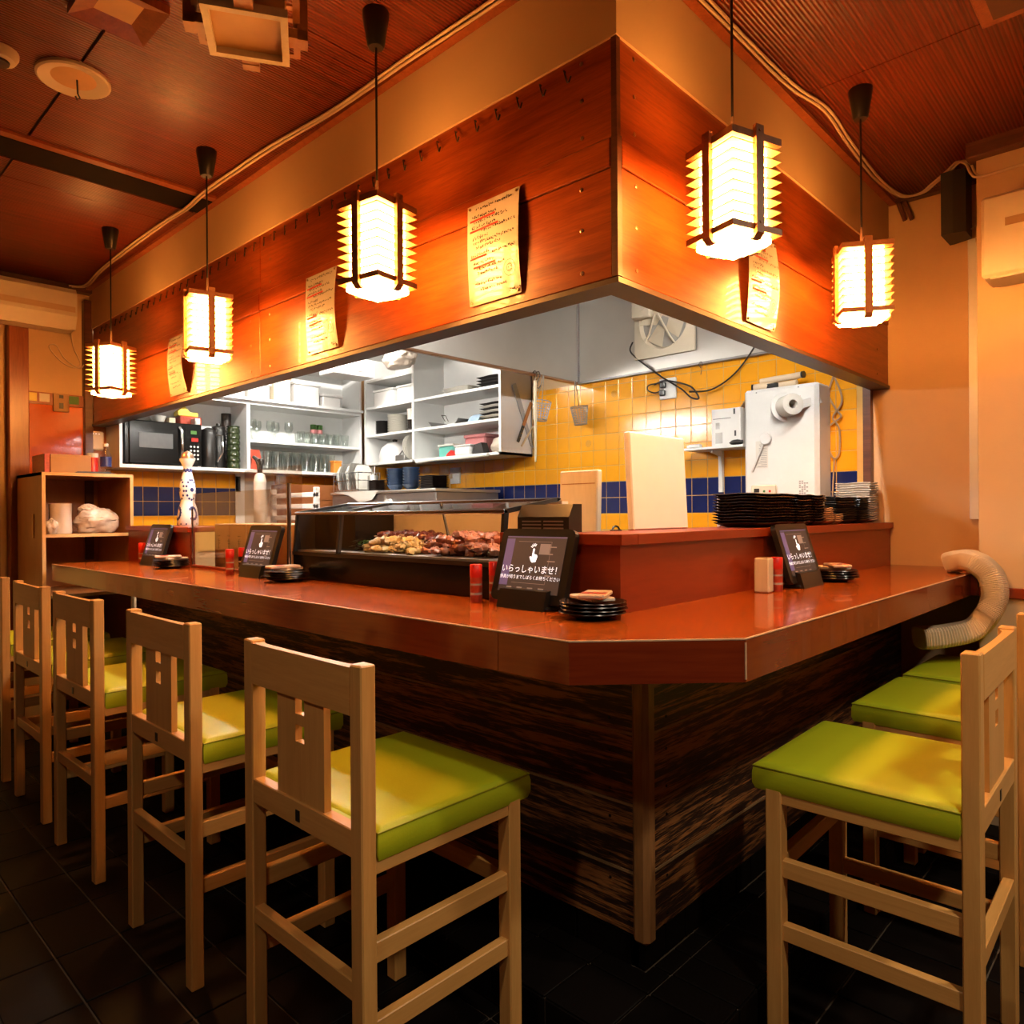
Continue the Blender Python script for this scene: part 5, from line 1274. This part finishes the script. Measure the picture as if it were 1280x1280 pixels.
# bottom right shelf: tubs and bags
for (y, w, h, c, lab) in ((.72,.17,.11,'teal','teal plastic tub on the bottom right cupboard shelf'), (.40,.22,.16,'pink','pink plastic tub on the bottom right cupboard shelf'), (.36,.17,.075,'clearbox','clear lidded tub in front of the pink tub')):
    t = thing('plastic_tub', lab, 'tub', W(.21 if c != 'clearbox' else .06, y+(.04 if c == 'clearbox' else 0), .018)); hx = .075 if c != 'clearbox' else .05; MB().cbox(-hx,hx,-w/2,w/2,0,h*.85,.01).build('tub', M[c], t); MB().cbox(-hx-.005,hx+.005,-w/2-.005,w/2+.005,h*.85,h,.004).build('lid', M[c if c != 'teal' else 'porcelain'], t)
tag(crumple(.07,.10,.07,21).build('white_sack', M['film'], None, W(.14,.125,.075)), 'crumpled white bag at the right end of the bottom cupboard shelf', 'bag')
tag(MB().prism([(-.06,0),(.06,0),(.04,.07),(-.03,.08)],'x',-.03,.03).box(-.032,.032,-.05,.05,.02,.03).build('dark_cloth', M['blackmatte'], None, W(.06,.255,.018)), 'folded dark cloth between the tubs and the white bag', 'cloth')
tag(MB().cbox(-.02,.02,-.05,.05,0,.02,.004).prism([(-.05,.02),(.05,.02),(.0,.05)],'x',-.015,.015).build('red_cloth', M['red'], None, W(.06,.56,.018)), 'small red cloth between the teal and pink tubs', 'cloth')
tag(MB().tube(smooth_path([(-.012,.02,.0),(-.016,.0,-.01),(-.014,-.2,-.003),(-.014,-.45,-.006),(-.012,-.75,.0)],6), .012, 8).build('rolled_cloth', M['porcelain'], None, W(-.002,.86,.003)), 'rolled white cloth hanging along the bottom edge of the wall cupboard', 'cloth')
# left part
pile('black_bowl', MB().lathe([(.035,0),(.06,.025),(.058,.025),(.03,.005),(.0001,.005)], n=18), M['blackmatte'], 9, .012, W(.12,1.49,.25), 'black bowl in the stack at the far end of the wall cupboard', 'bowl', 'black bowls in the wall cupboard')
pile('white_plate_round', rplate(.085), M['porcelain'], 12, .0125, W(.13,1.30,.25), 'round white plate in the tall stack of the wall cupboard', 'plate', 'round white plates in the wall cupboard')
pile('black_bowl', MB().lathe([(.03,0),(.05,.03),(.048,.03),(.025,.005),(.0001,.005)], n=18), M['brownblack'], 6, .013, W(.12,1.09,.25), 'dark bowl under the white tub in the wall cupboard', 'bowl', 'dark bowls under the white tub')
tag(MB().lathe([(.045,0),(.047,.07),(.049,.07),(.049,.085),(.0001,.086)], n=18).build('white_jar', M['porcelain'], None, W(.12,1.09,.25+.096)), 'white tub on top of the dark bowls in the wall cupboard', 'tub')
pile('flat_dish', rect_plate(.14,.08,.02), M['blackmatte'], 10, .020, W(.13,1.00,.25), 'flat black dish in the stack against the cupboard divider', 'dish', 'flat black dishes at the divider')
for (y, w, c, lab) in ((1.36,.26,'clearbox','translucent box on the second shelf of the wall cupboard'), (1.08,.20,'clearbox','translucent box beside the divider on the second shelf')):
    t = thing('plastic_box', lab, 'box', W(.14,y,.478)); MB().cbox(-.11,.11,-w/2,w/2,0,.12,.008).build('tub', M[c], t); MB().cbox(-.115,.115,-w/2-.004,w/2+.004,.12,.135,.003).build('lid', M['whiteplastic'], t)
cln = thing('glass_cover', 'large clear dome cover on the bottom left shelf of the wall cupboard', 'cover', W(.13,1.34,.018)); cln.rotation_euler = (0,0,0)
MB().lathe([(.13,0),(.13,.06),(.11,.12),(.06,.16),(.0001,.175)], n=22).build('dome', M['clearbox'], cln); MB().lathe([(.018,.17),(.022,.19),(.0001,.195)], n=12).build('knob', M['black'], cln)
put('white_platter', rplate(.105), M['porcelain'], [W(.12,1.07+.02*k,.126) for k in range(3)], 'white platter leaning on edge on the bottom left cupboard shelf', 'platter', 'leaning white platters')
for o in bpy.data.objects:
    if o.name.startswith('white_platter'): o.rotation_euler = (PI/2-.12,0,0)
tag(MB().cbox(-.03,.03,-.06,.06,0,.05,.006).tube([(0,-.03,.05),(0,0,.085),(0,.04,.05)], .006, 6).build('steel_grater', M['steel_dark'], None, W(.06,1.15,.018)), 'small steel gadget in front of the leaning platters', 'gadget')
# top-left: white mesh bag and loaf-like block
tag(crumple(.10,.17,.085,33).build('mesh_bag', M['film'], None, (1.72,3.13,2.42)), 'white mesh bag hanging before the wall cupboard', 'bag')
tag(MB().cbox(-.03,.03,-.05,.05,0,.11,.004).box(-.032,.032,-.02,.02,.03,.07).build('wood_block', M['plywood'], None, (1.70,2.99,2.49), .3), 'pale wooden block above the white mesh bag', 'block')
# knives on the cupboard end
kf = thing('kitchen_knife', 'long steel knife hung on the white cupboard end panel', 'knife', (2.15,2.322,2.00)); kf.rotation_euler = (0,.42,0)
MB().cbox(-.022,.022,-.004,.004,-.02,.19,.002).build('guard', M['knife'], kf) ; MB().prism([(-.020,-.02),(-.016,-.26),(.006,-.28),(.018,-.02)],'y',-.003,.003).build('blade', M['knife'], kf)
kf.rotation_euler = (0,-.42,0)
kf2 = thing('kitchen_knife', 'knife with brown wooden sheath and dark grip crossing the long steel knife', 'knife', (2.165,2.312,1.91)); kf2.rotation_euler = (0,.46,0)
MB().cbox(-.014,.014,-.005,.005,-.02,.17,.003).build('sheath', M['brownwood'], kf2); MB().cbox(-.012,.012,-.007,.007,-.15,-.02,.004).build('grip', M['black'], kf2)
for k in range(3): MB().lathe([(.003,-.0085),(.003,.0085)], (0,0,-.045-k*.035), 8, axis='y').build('rivet', M['chrome'], kf2)
kf3 = thing('wooden_spatula', 'thin pale wooden stick beside the brown-sheathed knife', 'spatula', (2.19,2.316,1.81)); kf3.rotation_euler = (0,.7,0)
MB().cbox(-.007,.007,-.004,.004,-.08,.12,.002).build('handle', M['plywood'], kf3); MB().cbox(-.010,.010,-.003,.003,.11,.15,.002).build('tip', M['brownwood'], kf3)

# ------------------------------------------------------------------ steel chest, dish rack, bowls
sc_ = thing('steel_fridge', 'tall steel cold cabinet in the kitchen carrying bowls and dish rack', 'fridge', (1.60,2.60,.90))
MB().cbox(0, .60, 0, 1.25, 0, .535, .006).build('body', M['steel_dark'], sc_); MB().cbox(-.012, .61, -.01, 1.26, .535, .555, .004).build('top', M['steel'], sc_)
MB().box(-.006, .002, .55, .565, .02, .52).build('door_gap', M['steel'], sc_); MB().lathe([(.035,-.03),(.03,-.012),(.035,0)], (0,.50,.46), 16, axis='x').build('knob', M['whiteplastic'], sc_)
mb = MB().add([(-.014,.62,.557),(-.014,1.20,.557),(.2,1.20,.557),(.2,.62,.557),(-.016,.70,.49),(-.016,.85,.47),(-.016,1.0,.53)], [(0,3,2,1),(0,4,5,6,1)]); mb.build('draped_cloth', M['porcelain'], sc_)
zc_ = 1.456
bowl = MB().lathe([(.026,0),(.028,.006),(.050,.022),(.062,.038),(.068,.048),(.065,.048),(.048,.026),(.0001,.012)], n=20)
pile('blue_bowl', bowl, M['blueware'], 7, .0205, (1.80,3.30,zc_), 'blue glazed bowl in the stack next to the dish rack', 'bowl', 'blue bowls next to the dish rack')
pile('blue_bowl', bowl, M['blueware'], 7, .0205, (1.80,3.11,zc_), 'blue glazed bowl in the stack next to the dark dishes', 'bowl', 'blue bowls next to the dark dishes')
pile('dark_dish', rect_plate(.16,.17,.014), M['brownblack'], 8, .012, (1.80,2.86,zc_), 'dark dish in the low stack on the steel cold cabinet', 'dish', 'dark dishes on the steel cold cabinet')
pile('dark_dish', rect_plate(.10,.11,.012), M['brownblack'], 7, .012, (1.72,3.43,zc_), 'small dark dish in the stack beside the wire dish rack', 'dish', 'small dark dishes beside the dish rack')
rk = thing('dish_rack', 'chrome wire dish rack full of lids and trays', 'rack', (1.64,3.55,zc_))
mb = MB()
for z_ in (.012,.09,.15): mb.tube([(0,0,z_),(.20,0,z_),(.20,.34,z_),(0,.34,z_)], .004, 6, closed=True)
for k in range(9):
    y = .34*k/8; mb.cyl((0,y,.0), (0,y,.15), .0025, n=5); mb.cyl((.20,y,.0), (.20,y,.15), .0025, n=5); mb.cyl((0,y,.012), (.2,y,.012), .0025, n=5)
mb.build('wire_frame', M['chrome'], rk)
for k in range(7):
    t = MB().prism([(.01,.02),(.19,.02),(.19,.16),(.15,.215+.01*(k%3)),(.05,.215+.01*(k%3)),(.01,.16)], 'y', 0, .006).build('saucepan_cover' if k % 2 else 'steel_tray', M['steel'] if k % 3 else M['porcelain'], None, (1.64,3.58+k*.040,zc_+.003)); t.rotation_euler = (-.25,0,0)
    tag(t, 'metal lid standing on edge in the wire dish rack' if k % 2 else 'metal tray standing on edge in the wire dish rack', 'lid' if k % 2 else 'tray', 'lids in the dish rack' if k % 2 else 'trays in the dish rack')
tag(MB().lathe([(.04,0),(.042,.005),(.042,.12),(.038,.125)], n=16).cyl((.01,0,.1), (.03,.02,.20), .004).cyl((-.01,.01,.1), (-.02,-.02,.19), .004).build('utensil_cup', M['steel'], None, (1.56,3.62,.90+.557)) if False else MB().lathe([(.04,0),(.042,.005),(.042,.12),(.038,.125)], n=16).cyl((.01,0,.1), (.03,.02,.20), .004).cyl((-.01,.01,.1), (-.02,-.02,.19), .004).build('utensil_cup', M['steel'], None, (1.74,3.50,zc_)), 'steel cup of utensils beside the wire dish rack', 'cup')

# spray can and low white rack seen through the acrylic
gs = thing('gas_torch', 'white gas canister with black torch head behind the acrylic screen', 'torch', (.52,2.92,.88))
MB().lathe([(.034,0),(.036,.01),(.036,.60),(.028,.64),(.016,.65)], n=18).build('can', M['whiteplastic'], gs)
MB().tube([(0,0,.65),(0,0,.70),(.0,.03,.73),(.0,.075,.75)], [.014,.018,.014,.010], 10).cbox(-.012,.012,-.03,.03,.70,.735,.005).build('torch_head', M['black'], gs)
wrk = thing('white_rack', 'low white slatted rack behind the acrylic screen', 'rack', (.78,2.74,.88))
for k in range(4): MB().cbox(0, .02, 0, .55, .30+k*.07, .33+k*.07, .003).build('slat', M['whiteplastic'], wrk)
for y in (0, .52): MB().cbox(.0, .03, y, y+.03, 0, .57, .003).build('upright', M['whiteplastic'], wrk)
tag(MB().cbox(-.10,.10,-.20,.20,0,.55,.003).box(-.103,-.099,-.15,.15,.40,.42).build('kitchen_cabinet', M['darkorange'], None, (1.20,3.98,.90)) if False else MB().cbox(-.35,.35,-.12,.12,0,.62,.003).box(-.30,.30,-.123,-.119,.50,.52).build('kitchen_cabinet', M['darkorange'], None, (1.62,4.09,.90)), 'brown low cabinet under the glass shelves', 'cabinet')
tag(MB().box(-.16,.16,-.002,.002,0,.40).box(-.12,.12,-.003,.003,.30,.34).build('paper_notice', M['whiteboard'], None, (1.14,4.20,1.20)), 'white paper sheet hanging under the glass shelves', 'paper')
tag(MB().cbox(-.015,.015,-.015,.015,0,.16,.003).cbox(.035,.065,-.015,.015,0,.17,.003).build('sauce_bottles', M['black'], None, (1.02,4.16,1.44)) if False else MB().lathe([(.02,0),(.022,.01),(.022,.15),(.01,.19),(.01,.21)], n=12).build('sauce_bottle', M['black'], None, (1.02,3.80,1.42)) if False else MB().cbox(-.02,.02,-.002,.002,0,.12,.001).box(.0,.012,-.003,.003,.02,.10).build('price_tag', M['black'], None, (1.0,4.20,1.46)), 'narrow black tag hanging under the cupboard divider', 'tag')
# range-hood like white box under the ceiling
rb = thing('metal_unit', 'pale metal box unit hanging before the upper shelves', 'unit', (1.40,3.50,2.33))
MB().cbox(0, .36, 0, .20, 0, .13, .006).build('housing', M['whiteplastic'], rb)
xform(text_mb('MITSUBISHI', .016), basis((.24,-.001,.03), (1,0,0), (0,0,1), (0,-1,0))).build('panel_print', M['steel_dark'], rb) if False else MB().box(.18,.27,-.002,.001,.03,.042).build('panel_print', M['steel_dark'], rb)

# ------------------------------------------------------------------ kitchen lights: tubes behind the hood board and on the kitchen ceiling
def tube_light(label, loc, rz, L):
    r = thing('fluorescent_light', label, 'lamp', loc, rz)
    MB().cbox(-.05, .05, -L/2, L/2, .03, .08, .004).build('housing', M['whiteplastic'], r)
    MB().cyl((0,-L/2+.02,.012), (0,L/2-.02,.012), .016, n=12).build('tube', M['tube'], r)
    for s in (-1, 1): MB().cbox(-.02, .02, s*(L/2-.01)-.01, s*(L/2-.01)+.01, -.006, .032, .002).build('socket', M['whiteplastic'], r)
tube_light('fluorescent tube light fixed behind the left hood boards', (.20,2.42,2.06), 0, .80)
tube_light('fluorescent tube light inside the steel hood behind the right boards', (.95,.125,2.36), PI/2, 1.2)
tube_light('fluorescent tube light under the kitchen ceiling before the white cupboards', (1.05,3.2,2.55), PI/2, 1.2)

# ------------------------------------------------------------------ fill lights added in the dining room behind the camera
def downlight(label, x, y, power, size=.16):
    r = thing('round_downlight', label, 'lamp', (x,y,ZC))  # unseen fixture added to carry fill light onto stools and counter
    MB().lathe([(.07,.004),(.07,-.004),(.10,-.012),(.108,-.008),(.108,.004)], n=24).build('rim', M['creamplastic'], r)
    MB().lathe([(.0001,-.002),(.07,-.002)], n=24).build('lens', M['downlight'], r)
    ld = bpy.data.lights.new('added_fill_light', 'AREA'); ld.shape = 'DISK'; ld.size = size; ld.energy = power; ld.color = FILL_COL; ld.spread = 2.6
    lo = bpy.data.objects.new('added_fill_light', ld); COL.objects.link(lo); lo.parent = r; lo.location = (0,0,-.02)
downlight('added fill light shaped as a ceiling downlight, behind the stools', -2.3, -.5, FILL_W*.55)
downlight('added fill light shaped as a ceiling downlight, by the entrance', -.7, -1.75, FILL_W)
downlight('added fill light shaped as a ceiling downlight, beside the pillar', .9, -1.9, FILL_W)
